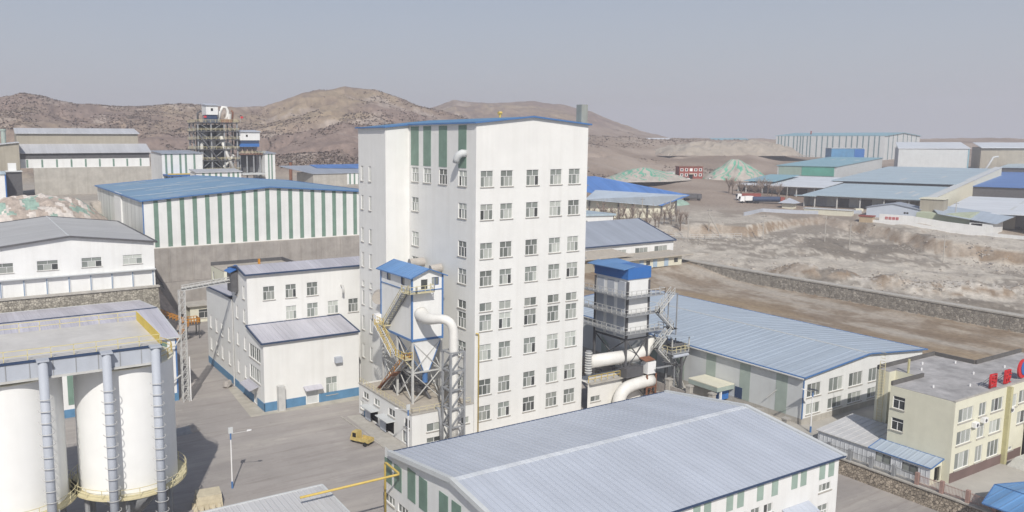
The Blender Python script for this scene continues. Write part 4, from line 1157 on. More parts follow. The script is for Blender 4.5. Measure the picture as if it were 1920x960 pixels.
RF_A2 = sheet('terrace_blue_roof', (.17, .30, .435), 'Y', 1.4, .16)
striped_hall()

def rubble(name, label, cx, cy, rx, ry, h, seed, mats, z0, loc, n=40, net=.25, rot=0, kind=None, sharp=1.0):
    mb = MB(); rnd = random.Random(seed)
    g = {}
    xs = np.linspace(-1, 1, n * 2 + 1); ys = np.linspace(-1, 1, n + 1)
    X, Y = np.meshgrid(xs, ys)
    wx = cx + X * rx * math.cos(rot) - Y * ry * math.sin(rot); wy = cy + X * rx * math.sin(rot) + Y * ry * math.cos(rot)
    rr = np.clip(1 - (X ** 4 + Y ** 2), 0, 1)
    Z = z0 + h * rr ** .7 * (1 + 1.1 * fbm(wx, wy, 1 / 9., 4, seed)) + (fbm(wx, wy, 1 / 1.6, 3, seed + 9)) * sharp * (rr > 0) - .6
    P = fbm(wx, wy, 1 / 5., 5, seed + 40); Q = fbm(wx, wy, 1 / 2.2, 2, seed + 70)
    nx = len(xs)
    for j in range(n + 1):
        for i in range(nx): mb.v.append((float(wx[j, i]), float(wy[j, i]), float(Z[j, i])))
    for j in range(n):
        for i in range(nx - 1):
            mb.f.append([j * nx + i, j * nx + i + 1, (j + 1) * nx + i + 1, (j + 1) * nx + i])
            mb.m.append(1 if P[j, i] > .5 - net - .35 and P[j, i] > .02 - (net - .25) else (2 if Q[j, i] > .08 else 0))
    o = solo(mb, name, mats, label, 'rubble heap', loc)
    return o
RUBD = mat('brown_rubble', (.40, .34, .29), .95, .3, .8)
NETP = mat('pale_green_net', (.27, .38, .32), .85, .25, .5, bump=.4)
rubble('rubble_heap', 'long heap of pale rubble draped with green netting behind the garage roof', 2, 246, 34, 19, 8.0, 5, [RUBD, NETP, RUBB], 19.5, (2, 246, 19), 60, .20)

def upper_mill():
    z0 = 23.5
    t = thing('mill_hall', 'beige two-tier hall with grey roofs and a row of narrow green strips', 'factory building', (38, 308, z0))
    x0, x1, y0 = 17.2, 58.8, 300
    mb = MB(); facade(mb, 'Y', y0, x0, x1, 33.2, 38.2); mb.poly([(x1, y0, 26), (x1, y0 + 24, 26), (x1, y0 + 24, 41), (x1, y0 + 7, 41), (x1, y0, 38.2)])
    mb.poly([(x0, y0 + 24, 26), (x0, y0, 26), (x0, y0, 38.2), (x0, y0 + 7, 41), (x0, y0 + 24, 41)]); mb.build('white_wall', WHITE2, t)
    MB().box(x0 + 3.8, x1 + .3, y0 - .9, y0 + .3, z0, 33.19).build('base_wall', CONCL, t)
    MB().box(x0 + .1, x1 - .1, y0 - .04, y0 + .02, 36.2, 38.15).build('painted_shade_band', DSTEEL, t)  # dark strip painted in as the shadow below the lower eave
    for i in range(9): MB().box(19 + i * 4.55, 19.55 + i * 4.55, y0 - .08, y0 - .002, 33.4, 36.0).build('light_panel', GREEN, t)
    MB().slab([(x0 - .6, y0 - .8, 38.3), (x1 + .6, y0 - .8, 38.3), (x1 + .6, y0 + 8, 41.2), (x0 - .6, y0 + 8, 41.2)], .25).build('lower_roof', RF_G2, t)
    mb = MB(); xa, xb, ya = 17.0, 56.6, y0 + 8
    facade(mb, 'Y', ya, xa, xb, 40.5, 45.0); mb.poly([(xb, ya, 40), (xb, ya + 12, 40), (xb, ya + 12, 46), (xb, ya + 5, 46.6), (xb, ya, 45)]); mb.poly([(xa, ya + 12, 40), (xa, ya, 40), (xa, ya, 45), (xa, ya + 5, 46.6), (xa, ya + 12, 46)])
    mb.build('upper_wall', BEIGE, t)
    MB().slab([(xa - .5, ya - .7, 44.9), (xb + .5, ya - .7, 44.9), (xb - .3, ya + 5, 46.7), (xa - .5, ya + 5, 46.7)], .25).build('upper_roof', RF_G2, t)
RF_G2 = sheet('grey_mill_roof', (.45, .46, .48), 'X', 1.0, .08)
upper_mill()
t = thing('beige_block', 'beige building with sloping roof edge and a round chimney at the far left', 'factory building', (10, 296, 24))
mb = MB(); mb.slab([(-12, 296, 38.4), (16.9, 296, 41.6), (16.9, 312, 41.6), (-12, 312, 38.4)], 15); mb.build('wall', BEIGE, t)
MB().slab([(-12.4, 295.4, 38.8), (17.05, 295.4, 42.0), (17.05, 312, 42.0), (-12.4, 312, 38.8)], .35).build('roof', RF_G2, t)
cb = MB(); cb.tube((12.9, 303, 40.5), (12.9, 303, 45.6), .75, 12); cb.tube((12.9, 303, 45.6), (12.9, 303, 46.2), .95, 12); cb.build('chimney', GRGREY, t)
t = thing('small_shed', 'small white shed with bright blue corner by the dark lean-to at far left', 'shed', (8, 284, 22))
MB().box(-5, 11.6, 283, 288, 22, 32.0).build('wall', WHITE2, t); MB().box(11.62, 11.95, 282.9, 288, 22, 32.2).build('corner_trim', BLUEB, t); MB().slab([(-5, 282.6, 32.1), (12, 282.6, 32.1), (12, 288.3, 32.8), (-5, 288.3, 32.8)], .15).build('roof', RF_R2, t)
t = thing('lean_to', 'dark open lean-to beside the small white shed at far left', 'shed', (15, 290, 23))
MB().box(12.2, 16.8, 289, 295.4, 23, 32.4).build('wall', DSTEEL, t); MB().box(12.2, 17, 288.4, 295.6, 32.42, 32.75).build('roof', LGREY, t)
MB().box(13, 15.4, 290, 292, 32.76, 35.2).build('tank', WHITE2, t)

def stripe_hall(label, x0, x1, y0, y1, z0, z1, stripes, roofm, name='striped_shed', wall=WHITE2, sidem=None):
    t = thing(name, label, 'shed', ((x0 + x1) / 2, (y0 + y1) / 2, z0))
    MB().box(x0, x1, y0, y1, z0, z1).build('wall', wall, t)
    for a, b in stripes: MB().box(a, b, y0 - .08, y0 - .003, z0 + .3, z1 - .1).build('light_panel', GREEN, t)
    MB().slab([(x0 - .4, y0 - .5, z1 + .1), (x1 + .4, y0 - .5, z1 + .1), (x1 + .4, y1 + .3, z1 + .9), (x0 - .4, y1 + .3, z1 + .9)], .3).build('roof', roofm, t)
    return t
t = stripe_hall('white striped hall left of the steel preheater tower', 69.4, 85.5, 330, 352, 24, 37.2, [(70.6, 71.4), (72.8, 73.6), (76.2, 77), (78.4, 79.2), (81.8, 82.6)], RF_G)
t = stripe_hall('low white striped building in front of the steel preheater tower', 75.2, 92.2, 300, 309, 24, 30.6, [(77.4, 78.3), (79.8, 80.6), (82.2, 83), (84, 84.8), (87, 87.8), (88.8, 89.6), (90.6, 91.3)], RF_G2)
t = stripe_hall('narrow white striped block right of the steel preheater tower', 114.6, 119.2, 338, 352, 24, 36.7, [(116, 116.6), (117.4, 118)], RF_G)
t = thing('entrance_canopy', 'blue canopy with yellow edge in front of the white striped hall', 'canopy', (73, 322, 24))
MB().box(69.5, 79, 321, 329.9, 28.4, 29.0).build('roof', BLUEB, t); MB().box(69.5, 79, 320.9, 320.99, 29.0, 29.5).build('edge', YEL, t)
for x in (70, 78.5): MB().box(x, x + .3, 321.2, 321.5, 24, 28.4).build('post', DSTEEL, t)

def preheater():
    x0, x1, y0, y1, z0 = 86.6, 103.2, 340, 354, 24
    t = thing('preheater_tower', 'open steel preheater tower with six yellow-railed floors and a white cabin on top', 'preheater tower', (95, 347, z0))
    fz = [29.5, 34.0, 38.6, 42.6, 46.2, 49.8]
    fr = MB()
    xs = [x0, (2 * x0 + x1) / 3, (x0 + 2 * x1) / 3, x1]
    for x in xs:
        for y in (y0, (y0 + y1) / 2, y1): fr.box(x - .28, x + .28, y - .28, y + .28, z0, 49.8)
    zz = [z0] + fz
    for a, b in zip(zz[:-1], zz[1:]):
        for i in range(3):
            if (i + int(a)) % 2: fr.bar((xs[i], y0, a), (xs[i + 1], y0, b), .22)
            else: fr.bar((xs[i + 1], y0, a), (xs[i], y0, b), .22)
        fr.bar((x0, y0, a), (x0, y1, b), .22)
    fr.build('steel_frame', STEEL, t)
    for z in fz:
        f = MB().box(x0 - .8, x1 + .8, y0 - .8, y1 + .8, z - .3, z).build('floor', DSTEEL, t)
        railing(t, [(x0 - .8, y1, z), (x0 - .8, y0 - .8, z), (x1 + .8, y0 - .8, z), (x1 + .8, y1, z)], 1.1, YELP, 2.0, .06)
    MB().box(x0 + 2, x1 - 2, y1 - 3, y1 - 2.5, z0, 49).build('back_sheeting', DSTEEL, t)
    for x, y, za, r in ((90, 344, 44, 1.5), (93.6, 343.5, 40, 1.4), (97, 344, 43.2, 1.6), (100.2, 343.6, 38.8, 1.5), (91.8, 344.5, 35.4, 1.4), (98.4, 344, 31, 1.7), (93, 343.5, 30, 1.2)):
        c = MB(); c.tube((x, y, za), (x, y, za + 2.6), r, 12); c.tube((x, y, za - 2.6), (x, y, za), .35, 12, r2=r); c.build('cyclone', LSTEEL if x > 93 else STEEL, t)
    for pts, r, m in (([(96.5, 341, 44), (98, 340.4, 38), (101.2, 339.6, 30)], .75, DUCT), ([(96, 340.6, 29.5), (99, 340.4, 33), (101.8, 341, 36)], .6, DUCT), ([(86, 339, 46), (93, 338.8, 36.2), (96.5, 339, 30.6)], .32, DSTEEL),
                      ([(88.2, 341, 28), (88.3, 341, 42)], .7, LSTEEL), ([(87.3, 342, 50), (87.2, 342, 53.6), (88.8, 342, 54.6)], .45, DSTEEL)):
        MB().sweep(pts, r, 8).build('duct', m, t, True)
    cb = MB(); cb.box(90.6, 95.6, 341, 348, 53.0, 57.0); c = cb.build('top_cabin', WHITE2, t)
    MB().slab([(90.2, 340.4, 57.1), (96, 340.4, 57.1), (96, 348.5, 58.0), (90.2, 348.5, 58.0)], .25).build('cabin_roof', GREYP, c)
    MB().box(92.6, 93.5, 340.9, 340.99, 54.6, 55.7).build('cabin_window', DARK, c)
    MB().box(90.8, 95.4, 341.4, 347.6, 49.81, 52.98).build('cabin_base', NAVY, t)
    g = MB(); g.sweep([(96.2, 343, 50), (97, 343, 54.4), (98.2, 343, 56.3), (99.6, 343, 56.2), (100.4, 343, 54.6), (100.3, 343, 52.6), (99.2, 343, 51)], .65, 10); g.build('gooseneck_duct', DUCT, t, True)
    MB().tube((100.6, 343.5, 50), (100.9, 343.5, 53.5), 1.2, 12).build('top_cyclone', DUCT, t)
    MB().sweep([(102.2, 343, 50), (102.6, 343, 54.2), (101.9, 343, 55)], .4, 8).build('rusty_riser', RUST, t, True)
    MB().box(97, 101.5, 341, 343, 49.81, 51.2).build('red_machine', RUST, t)
preheater()
for x, z, lab in ((104.6, 51.6, 'small red flag at the right of the preheater tower top'), (89.0, 51.7, 'small red flag at the left of the preheater tower top')):
    t = thing('flag', lab, 'flag', (x, 340, z - 1.8)); MB().tube((x, 339.1, 49.8), (x, 339.1, z + .8), .06, 6).build('pole', LSTEEL, t); MB().box(x, x + 1.2, 339.05, 339.15, z, z + .8).build('cloth', RED, t)
t = thing('filter_house', 'white cabin over a blue band and dark hoppers beside the preheater tower', 'filter house', (108.5, 345, 24))
MB().box(104.4, 113.6, 341, 349, 42.3, 46).build('wall', WHITE2, t); MB().slab([(104, 340.4, 46.1), (114, 340.4, 46.1), (114, 349.5, 46.8), (104, 349.5, 46.8)], .25).build('roof', GREYP, t)
MB().box(104.6, 113.2, 341.2, 348.8, 40.9, 42.28).build('painted_shade_band', NAVY, t); MB().box(104.5, 113.3, 341.1, 348.9, 39.5, 40.88).build('blue_band', BLUEB, t)  # navy strip painted in as shade under the white cabin
MB().box(107.4, 108.2, 340.9, 340.98, 43.8, 44.7).build('window', DARK, t)
for i in range(4):
    h = MB(); h.tube((105.8 + 2.2 * i, 345, 36.8), (105.8 + 2.2 * i, 345, 39.4), .4, 4, r2=1.5, ph=PI / 4); h.build('hopper', STEEL, t)
MB().box(104.2, 115.6, 340.2, 349.4, 36.2, 36.5).build('platform', RUST, t); railing(t, [(104.2, 340.2, 36.5), (115.6, 340.2, 36.5)], 1.1, YELP, 1.5, .06)
for x in (104.6, 107.6, 110.6, 113.4): MB().box(x - .25, x + .25, 341, 341.5, 24, 36.2).build('leg', STEEL, t)
MB().box(104.6, 113.4, 346, 346.4, 27, 36).build('back_sheeting', DSTEEL, t)
MB().box(104, 113.8, 336, 346, 27.6, 28.2).build('lower_roof', LGREY, t)

def grey_store():
    t = thing('grey_store', 'low grey store with blue and grey roof behind the striped warehouse', 'shed', (131, 306, 24))
    MB().box(121.5, 160, 300, 318, 24, 29.1).build('wall', CONCL, t)
    MB().box(136.3, 160, 299.9, 299.99, 24.4, 29).build('white_panel', WHITE2, t)
    for x in (137.2, 139.2, 141.2): MB().box(x, x + .7, 299.8, 299.89, 24.5, 29).build('light_panel', GREEN, t)
    MB().slab([(121.2, 299.6, 29.2), (160, 299.6, 29.2), (160, 320, 31.8), (114.4, 320, 31.8)], .25).build('roof', RF_G, t)
    MB().slab([(128, 312, 31.0), (160, 306, 30.3), (160, 320, 32.05), (128, 320, 32.05)], .1).build('blue_sheets', RF_BL, t)
grey_store()
t = thing('brown_stack', 'short dark brown stack standing behind the blue warehouse roof', 'stack', (123.5, 330, 24)); MB().tube((123.3, 330, 24), (123.3, 330, 33), .7, 10).build('pipe', RUST, t); MB().tube((123.3, 330, 33), (123.3, 330, 33.4), .8, 10).build('rim', DSTEEL, t)

def guard_hut():
    t = thing('guard_hut', 'small pale yellow hut with a dark window at the foot of the concrete wall', 'hut', (46.5, 188.5, 0))
    mb = MB(); F = [(46.3, 49.0, .9, 3.0, 'D', 1)]; D = (49.7, 50.6, .1, 2.9)
    walls(mb, 44.3, 53.5, 187.2, 191.5, 0, 3.9, op(F) + [D]); mb.build('wall', CREAMW, t); put_wins(t, 'Y', 187.2, F)
    MB().box(D[0], D[1], 187.3, 187.35, D[2], D[3]).build('door', DARK, t)
    MB().box(43.6, 53.9, 186.4, 192, 3.95, 4.2).build('roof', CONCL, t)
guard_hut()
def orange_stairs():
    t = thing('orange_platform', 'raised platform with orange railings and steps beside the storage shed', 'platform', (39, 173, 0))
    MB().slab([(34.4, 172, 6.0), (34.4, 174, 6.0), (39.6, 174, 3.3), (39.6, 172, 3.3)], .25).build('ramp', DSTEEL, t)
    MB().box(39.6, 42.6, 171.4, 174.4, 3.05, 3.3).build('deck', DSTEEL, t)
    railing(t, [(34.4, 172, 6.0), (39.6, 172, 3.3)], 1.1, ORANGE, .7, .06); railing(t, [(34.4, 174, 6.0), (39.6, 174, 3.3)], 1.1, ORANGE, .7, .06)
    railing(t, [(39.6, 171.4, 3.3), (42.6, 171.4, 3.3), (42.6, 174.4, 3.3), (39.6, 174.4, 3.3)], 1.1, ORANGE, .6, .06)
    for x in (39.8, 42.4):
        for y in (171.6, 174.2): MB().box(x - .1, x + .1, y - .1, y + .1, 0, 3.05).build('leg', DSTEEL, t)
    stair(t, (37.0, 170.6, 0), (39.8, 170.9, 3.2), 1.0, DSTEEL, ORANGE, (0, -1, 0), 9)
    stair(t, (39.5, 192.5, 7.5), (35, 193.8, 16.2), 1.1, CONCL, DSTEEL, (0, -1, 0), 16)
orange_stairs()
eb = MB(); eb.hexa([(34.0, 178, 0), (42.5, 184, 0), (40.5, 194.3, 0), (34.0, 194.3, 0), (34.0, 182, 6.5), (36.5, 186, 6.3), (38.8, 194.3, 8.0), (34.0, 194.3, 8.0)])
eb = solo(eb, 'earth_bank', RUBD, 'brown earth bank in the corner between stone and concrete walls', 'earth bank', (37, 190, 0))
def yellow_block():
    t = thing('yellow_block', 'flat-roofed pale yellow block with dark parapet behind the workshop', 'building', (50, 160, 0))
    x0, x1, y0, y1, z = 43, 58.4, 153.0, 162.5, 17.2
    L = [(160.2, 161.4, 14.5, 16.2, 'S1', 2)]
    mb = MB(); walls(mb, x0, x1, y0, y1, 0, z, [], op(L)); mb.build('wall', YELLOWW, t); put_wins(t, 'X', x0, L)
    MB().box(x0 + .2, x1 - .2, y0 + .2, y1 - .2, z - .15, z).build('roof', SLABT, t)
    for b in ((x0, x1, y1 - .3, y1), (x1 - .3, x1, y0 + .01, y1 - .31)): MB().box(*b, z + .001, z + .7).build('parapet', DSTEEL, t)
    MB().box(51.6, 52.0, 158, 158.4, z, z + 1.3).build('vent_pipe', ORANGE, t)
yellow_block()

# ------------------------------------------------------------------ yard objects
def lamp(x, y, z, h, label, arm=(1.8, -.9), solar=False):
    t = thing('street_lamp', label, 'street lamp', (x, y, z), 'white street lamps')
    MB().tube((x, y, z), (x, y, z + .9), .13, 8).build('base', BLUE, t)
    MB().tube((x, y, z + .9), (x, y, z + h - .8), .09, 8, r2=.07).build('pole', FRAME, t)
    MB().tube((x, y, z + h - .8), (x, y, z + h), .1, 8).build('top_sleeve', BLUE, t)
    a = Vector((arm[0], arm[1], .35)); p = Vector((x, y, z + h - .1))
    MB().tube(p, p + a, .04, 6).build('arm', LSTEEL, t)
    q = p + a; d = a.normalized() * .55; s_ = Vector((-d.y, d.x, 0)).normalized() * .16
    MB().hexa([q - s_, q + s_, q + s_ + d, q - s_ + d, q - s_ + Vector((0, 0, .12)), q + s_ + Vector((0, 0, .12)), q + s_ + d + Vector((0, 0, .08)), q - s_ + d + Vector((0, 0, .08))]).build('lamp_head', FRAME, t)
    if solar:
        c = Vector((x, y, z + h + .25)); u = Vector((.65, .2, -.28)); v = Vector((-.2, .55, 0))
        MB().slab([c - u - v, c + u - v, c + u + v, c - u + v], .06).build('solar_panel', NAVY, t)
    else:
        MB().box(x - .28, x + .28, y - .06, y + .06, z + h, z + h + .75).build('wind_panel', LGREY, t)
lamp(26.5, 93.8, 0, 7.1, 'white street lamp standing in the open yard right of the silos')
lamp(50.2, 91.6, 0, 6.6, 'white street lamp in front of the low annex doors', (-1.3, .4))
lamp(101.0, 66.5, 2.0, 6.0, 'white solar street lamp near the corner of the blue-grey hall', (-1.2, .4), True)

TRIK = mat('dusty_yellow_paint', (.50, .39, .15), .6, .2, 1.5, streak=.3)
def trike():
    z = 0; t = thing('tricycle_truck', 'small yellow cargo tricycle parked on the yard by the annex', 'cargo tricycle', (46.6, 99.2, 0), None, R(-62), True)
    MB().box(-.1, 1.9, -.65, .65, .55, .65).build('load_bed', TRIK, t)
    for b in ((-.1, 1.9, -.7, -.651, .55, 1.05), (-.1, 1.9, .651, .7, .55, 1.05), (1.86, 1.9, -.65, .65, .651, 1.05)): MB().box(*b).build('side_board', TRIK, t)
    c = MB(); c.hexa([(-1.5, -.55, .45), (-.15, -.6, .45), (-.15, .6, .45), (-1.5, .55, .45), (-1.1, -.5, 1.75), (-.2, -.55, 1.8), (-.2, .55, 1.8), (-1.1, .5, 1.75)]); cc = c.build('cab', TRIK, t)
    MB().hexa([(-1.42, -.45, .95), (-1.38, -.45, .95), (-1.38, .45, .95), (-1.42, .45, .95), (-1.2, -.42, 1.6), (-1.16, -.42, 1.6), (-1.16, .42, 1.6), (-1.2, .42, 1.6)]).build('windscreen', DARK, cc)
    for y in (-.62, .58): MB().box(-.95, -.35, y, y + .04, 1.0, 1.6).build('side_window', DARK, cc)
    for x, y in ((-1.3, -.06), (1.3, -.78), (1.3, .66)): MB().tube((x, y, .32), (x, y + .14, .32), .32, 14).build('wheel', TYRE, t)
trike()
LIME = mat('cream_block', (.55, .49, .36), .9, .15, 1.2)
st = thing('block_stack', 'low stack of cream stone slabs beside the silo shadow', 'stone stack', (22.8, 91.0, 0), None, R(-8), True)
for i in range(3): MB().box(-1.6 + .1 * i, 1.5 - .05 * i, -1.3, 1.2 - .1 * i, .52 * i, .52 * i + .5).build('slab', LIME, st)
for i, (x, y) in enumerate([(-1.9, -1.8), (-1.2, -2.0), (-.6, -1.7), (.1, -2.0), (.8, -1.8), (-2.0, -.9)]):
    MB().hexa([(x, y, 0), (x + .5, y + .1, 0), (x + .55, y + .5, 0), (x + .05, y + .45, 0), (x + .05, y + .1, .5 + .06 * i), (x + .45, y + .12, .45), (x + .45, y + .4, .55), (x + .08, y + .4, .4)]).build('rubble_stone', LIME, st)
rubble('debris_heap', 'flat heap of grey scrap lying on the yard behind the silo', 26.0, 116.0, 2.3, 1.0, .9, 31, [STEEL, CONC, DSTEEL], .5, (26, 116, 0), 14, .3, .05, sharp=.5)
bo = MB(); rnd = random.Random(4)
for k in range(1):
    bo.sweep([(37.2, 133.9, .1), (37.5, 134.2, .55), (38.0, 134.5, .6), (38.4, 134.7, .15)], [.45, .75, .7, .3], 8)
solo(bo, 'boulder', CONC, 'dark boulder at the foot of the workshop downpipe', 'boulder', (37.8, 134.3, 0))

# ================================================================== BUILDINGS, RIGHT, NEAR
def side_hall():
    x0, x1, y0, y1, z0, ze, zr = 102.5, 133.0, 69.0, 126.0, 2.0, 9.1, 10.5
    t = thing('side_warehouse', 'long warehouse with blue-grey roof and grey-green strips on its shaded left wall', 'warehouse', (118, 97, 2))
    F = [(103.4, 106.6, 5.9, 7.9, 'S3'), (108.5, 111.9, 5.9, 8.0, 'S3'), (113.4, 116.8, 5.9, 8.0, 'S3'), (118.4, 121.6, 5.9, 8.0, 'S3'), (123.5, 126.7, 5.9, 8.0, 'S3'),
         (103.4, 106.6, 3.3, 4.9, 'S3'), (108.5, 111.9, 3.3, 4.9, 'S3'), (113.4, 116.8, 3.3, 4.9, 'S3'), (118.4, 121.6, 3.3, 4.9, 'S3')]
    D = [(79.0, 80.4, 2.1, 4.2)]
    mb = MB(); walls(mb, x0, x1, y0, y1, z0 + .9, ze, op(F), D[:0]); gable_fill(mb, x0, x1, y0, y1, ze, zr, 'Y'); mb.build('wall', WHITE2, t)
    for o in F: win(t, 'Y', y0, *o[:4], 'S3', random.choice([0, 1, 2]))
    MB().box(x0 - .05, x1, y0 - .05, y1, z0, z0 + .9).build('plinth', CONCL, t)
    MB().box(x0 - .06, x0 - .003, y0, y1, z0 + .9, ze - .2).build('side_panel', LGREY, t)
    for a in (71.5, 77.9, 84.4, 90.8, 96.9, 103, 109): MB().box(x0 - .09, x0 - .061, a, a + 1.9, z0 + .95, ze - .25).build('light_panel', GRGREY, t)
    MB().box(x0 - .14, x0 - .091, 79.2, 80.5, 2.95, 4.7).build('door', NAVY, t)
    gable_roof(t, x0, x1, y0, y1, ze, zr, 'Y', RF_R, BLUE, .5, .15, 1.3, trim=.17)
    MB().box(117.6, 117.9, y0 - .5, y1 + .5, zr + .15, zr + .24).build('ridge_cap', LGREY, t)
    MB().tube((x0 - .65, y0 - .4, ze - .1), (x0 - .65, y1, ze - .1), .14, 6).build('gutter', LSTEEL, t)
    MB().box(x0 - .1, x0 + .08, y0 - .1, y0 - .003, z0 + .9, ze).build('corner_trim', BLUE, t)
    MB().tube((101.9, 74.5, 4.6), (102.3, 73.2, 6.1), .08, 6).build('wall_lamp', LSTEEL, t)
side_hall()
def kiosk():
    t = thing('gate_shelter', 'small cream flat-roofed shelter with green fascia against the blue-grey hall', 'shelter', (100.2, 83.2, 2))
    MB().box(98.4, 102.3, 80.6, 86.3, 4.95, 5.1).build('roof', CREAMW, t)
    MB().box(98.42, 102.3, 80.62, 86.28, 4.25, 4.945).build('fascia', GRGREY, t)
    MB().box(99.4, 102.3, 82.4, 86.1, 2.03, 4.24).build('wall', CONCL, t)
    MB().box(99.5, 99.75, 80.8, 81.1, 2.03, 4.24).build('post', FRAME, t)
    MB().box(100.2, 102.3, 81.6, 82.35, 2.4, 3.8).build('door', BLUEB, t)
kiosk()

def boundary():
    """low wall and pillars on the stone-faced step along the east side of the yard"""
    sw = MB(); sw.hexa([(95.7, 15, -.2), (97.2, 15, -.2), (97.2, 126, -.2), (95.7, 126, -.2), (96.1, 15, 1.85), (97.2, 15, 1.85), (97.2, 126, 1.85), (96.1, 126, 1.85)])
    solo(sw, 'stone_step_wall', STONE, 'rough brown stone retaining wall along the road below the iron fence', 'retaining wall', (96.3, 50, 0))
    solo(MB().box(95.95, 96.9, 15, 126, 1.855, 2.02), 'coping', CONCL, 'pale coping along the top of the rough stone retaining wall', 'coping', (96.4, 50, 1.86))
    solo(MB().box(96.2, 96.5, 64, 126, 2.025, 3.6), 'boundary_wall', CONC, 'grey concrete boundary wall between pale pillars behind the foreground roof', 'boundary wall', (96.35, 90, 2))
    labs = ['pale square gate pillar nearest the right dust filter tower', 'pale square pillar next in the row, just left of the cream shelter', 'pale square pillar in front of the cream shelter door', 'pale square pillar midway along the grey-green striped wall', 'pale square pillar nearest the corner of the blue-grey hall']
    for i, y in enumerate((88.4, 84.2, 79.8, 71.6, 67.2)):
        p = MB(); p.box(96.0, 96.75, y - .38, y + .38, 2.021, 4.55); p.box(95.9, 96.85, y - .48, y + .48, 4.551, 4.75)
        solo(p, 'gate_pillar', CONCL, labs[i], 'pillar', (96.35, y, 2.02), 'pillars in the boundary wall')
    f = thing('iron_fence', 'thin iron railing fence with stone posts above the rough stone wall', 'fence', (96.4, 50, 2.02))
    ys = [63.4, 60.6, 57.8, 55.0, 52.2, 49.4, 46.6, 43.8, 41.0, 38.2]
    for a, b in zip(ys[:-1], ys[1:]):
        m = MB()
        for k in (.25, 1.15): m.bar((96.4, a - .2, 2.02 + k), (96.4, b + .2, 2.02 + k), .05)
        n = 16
        for i in range(n): y = a - .25 + (b - a + .5) * i / (n - 1); m.bar((96.4, y, 2.1), (96.4, y, 3.3), .035)
        m.build('fence_panel', STEEL if a > 50 else RUSTP, f)
    for y in ys: MB().box(96.2, 96.6, y - .2, y + .2, 2.021, 3.5).build('post', STEEL if y > 50 else RUSTP, f)
RUSTP = mat('weathered_red_rail', (.33, .22, .19), .7, .15, 1)
boundary()

def lean_shed():
    t = thing('lean_to_shed', 'white lean-to shed with ribbed wall and two sliding windows beside the yellow office', 'shed', (99, 56, 2))
    W = [(53.2, 55.1, 2.7, 3.9, 'S2', 3), (49.9, 51.8, 2.6, 3.8, 'S2', 3)]
    D = (98.3, 99.7, 2.05, 4.0)
    mb = MB(); facade(mb, 'X', 97.4, 48.5, 63.0, 2.03, 4.1, op(W), d=.08); mb.build('side_wall', PAN_W, t)
    for o in W: win(t, 'X', 97.4, *o[:4], 'S2', 3, depth=.03, framemat=DSTEEL, sill=False)
    mb = MB(); facade(mb, 'Y', 48.5, 97.4, 99.85, 2.03, 4.1, [D]); mb.poly([(97.4, 48.5, 4.1), (99.85, 48.5, 4.1), (99.85, 48.5, 4.75)])
    mb.box(97.42, 103, 62.9, 63, 2.03, 4.1); mb.build('front_wall', YELLOWW, t)
    MB().box(D[0], D[1], 48.9, 48.95, D[2], D[3]).build('door', DARK, t)
    mono_roof(t, [(97.2, 56.0, 4.2), (97.2, 48.3, 4.2), (99.86, 48.3, 4.85), (99.86, 56.0, 4.85)], RF_R, BLUE, .1, .8, .1)
    mono_roof(t, [(97.2, 63.2, 4.2), (97.2, 56.02, 4.2), (105.3, 56.02, 5.0), (105.3, 63.2, 5.0)], RF_K, LSTEEL, .1, .8, .08)
    b = MB(); b.tube((98.6, 49.3, 2.6), (99.3, 49.2, 2.5), .08, 6); b.box(98.5, 99.4, 49.0, 49.4, 2.1, 2.5)
lean_shed()
bt = MB(); bt.box(98.5, 99.3, 47.9, 48.4, 2.04, 2.4)
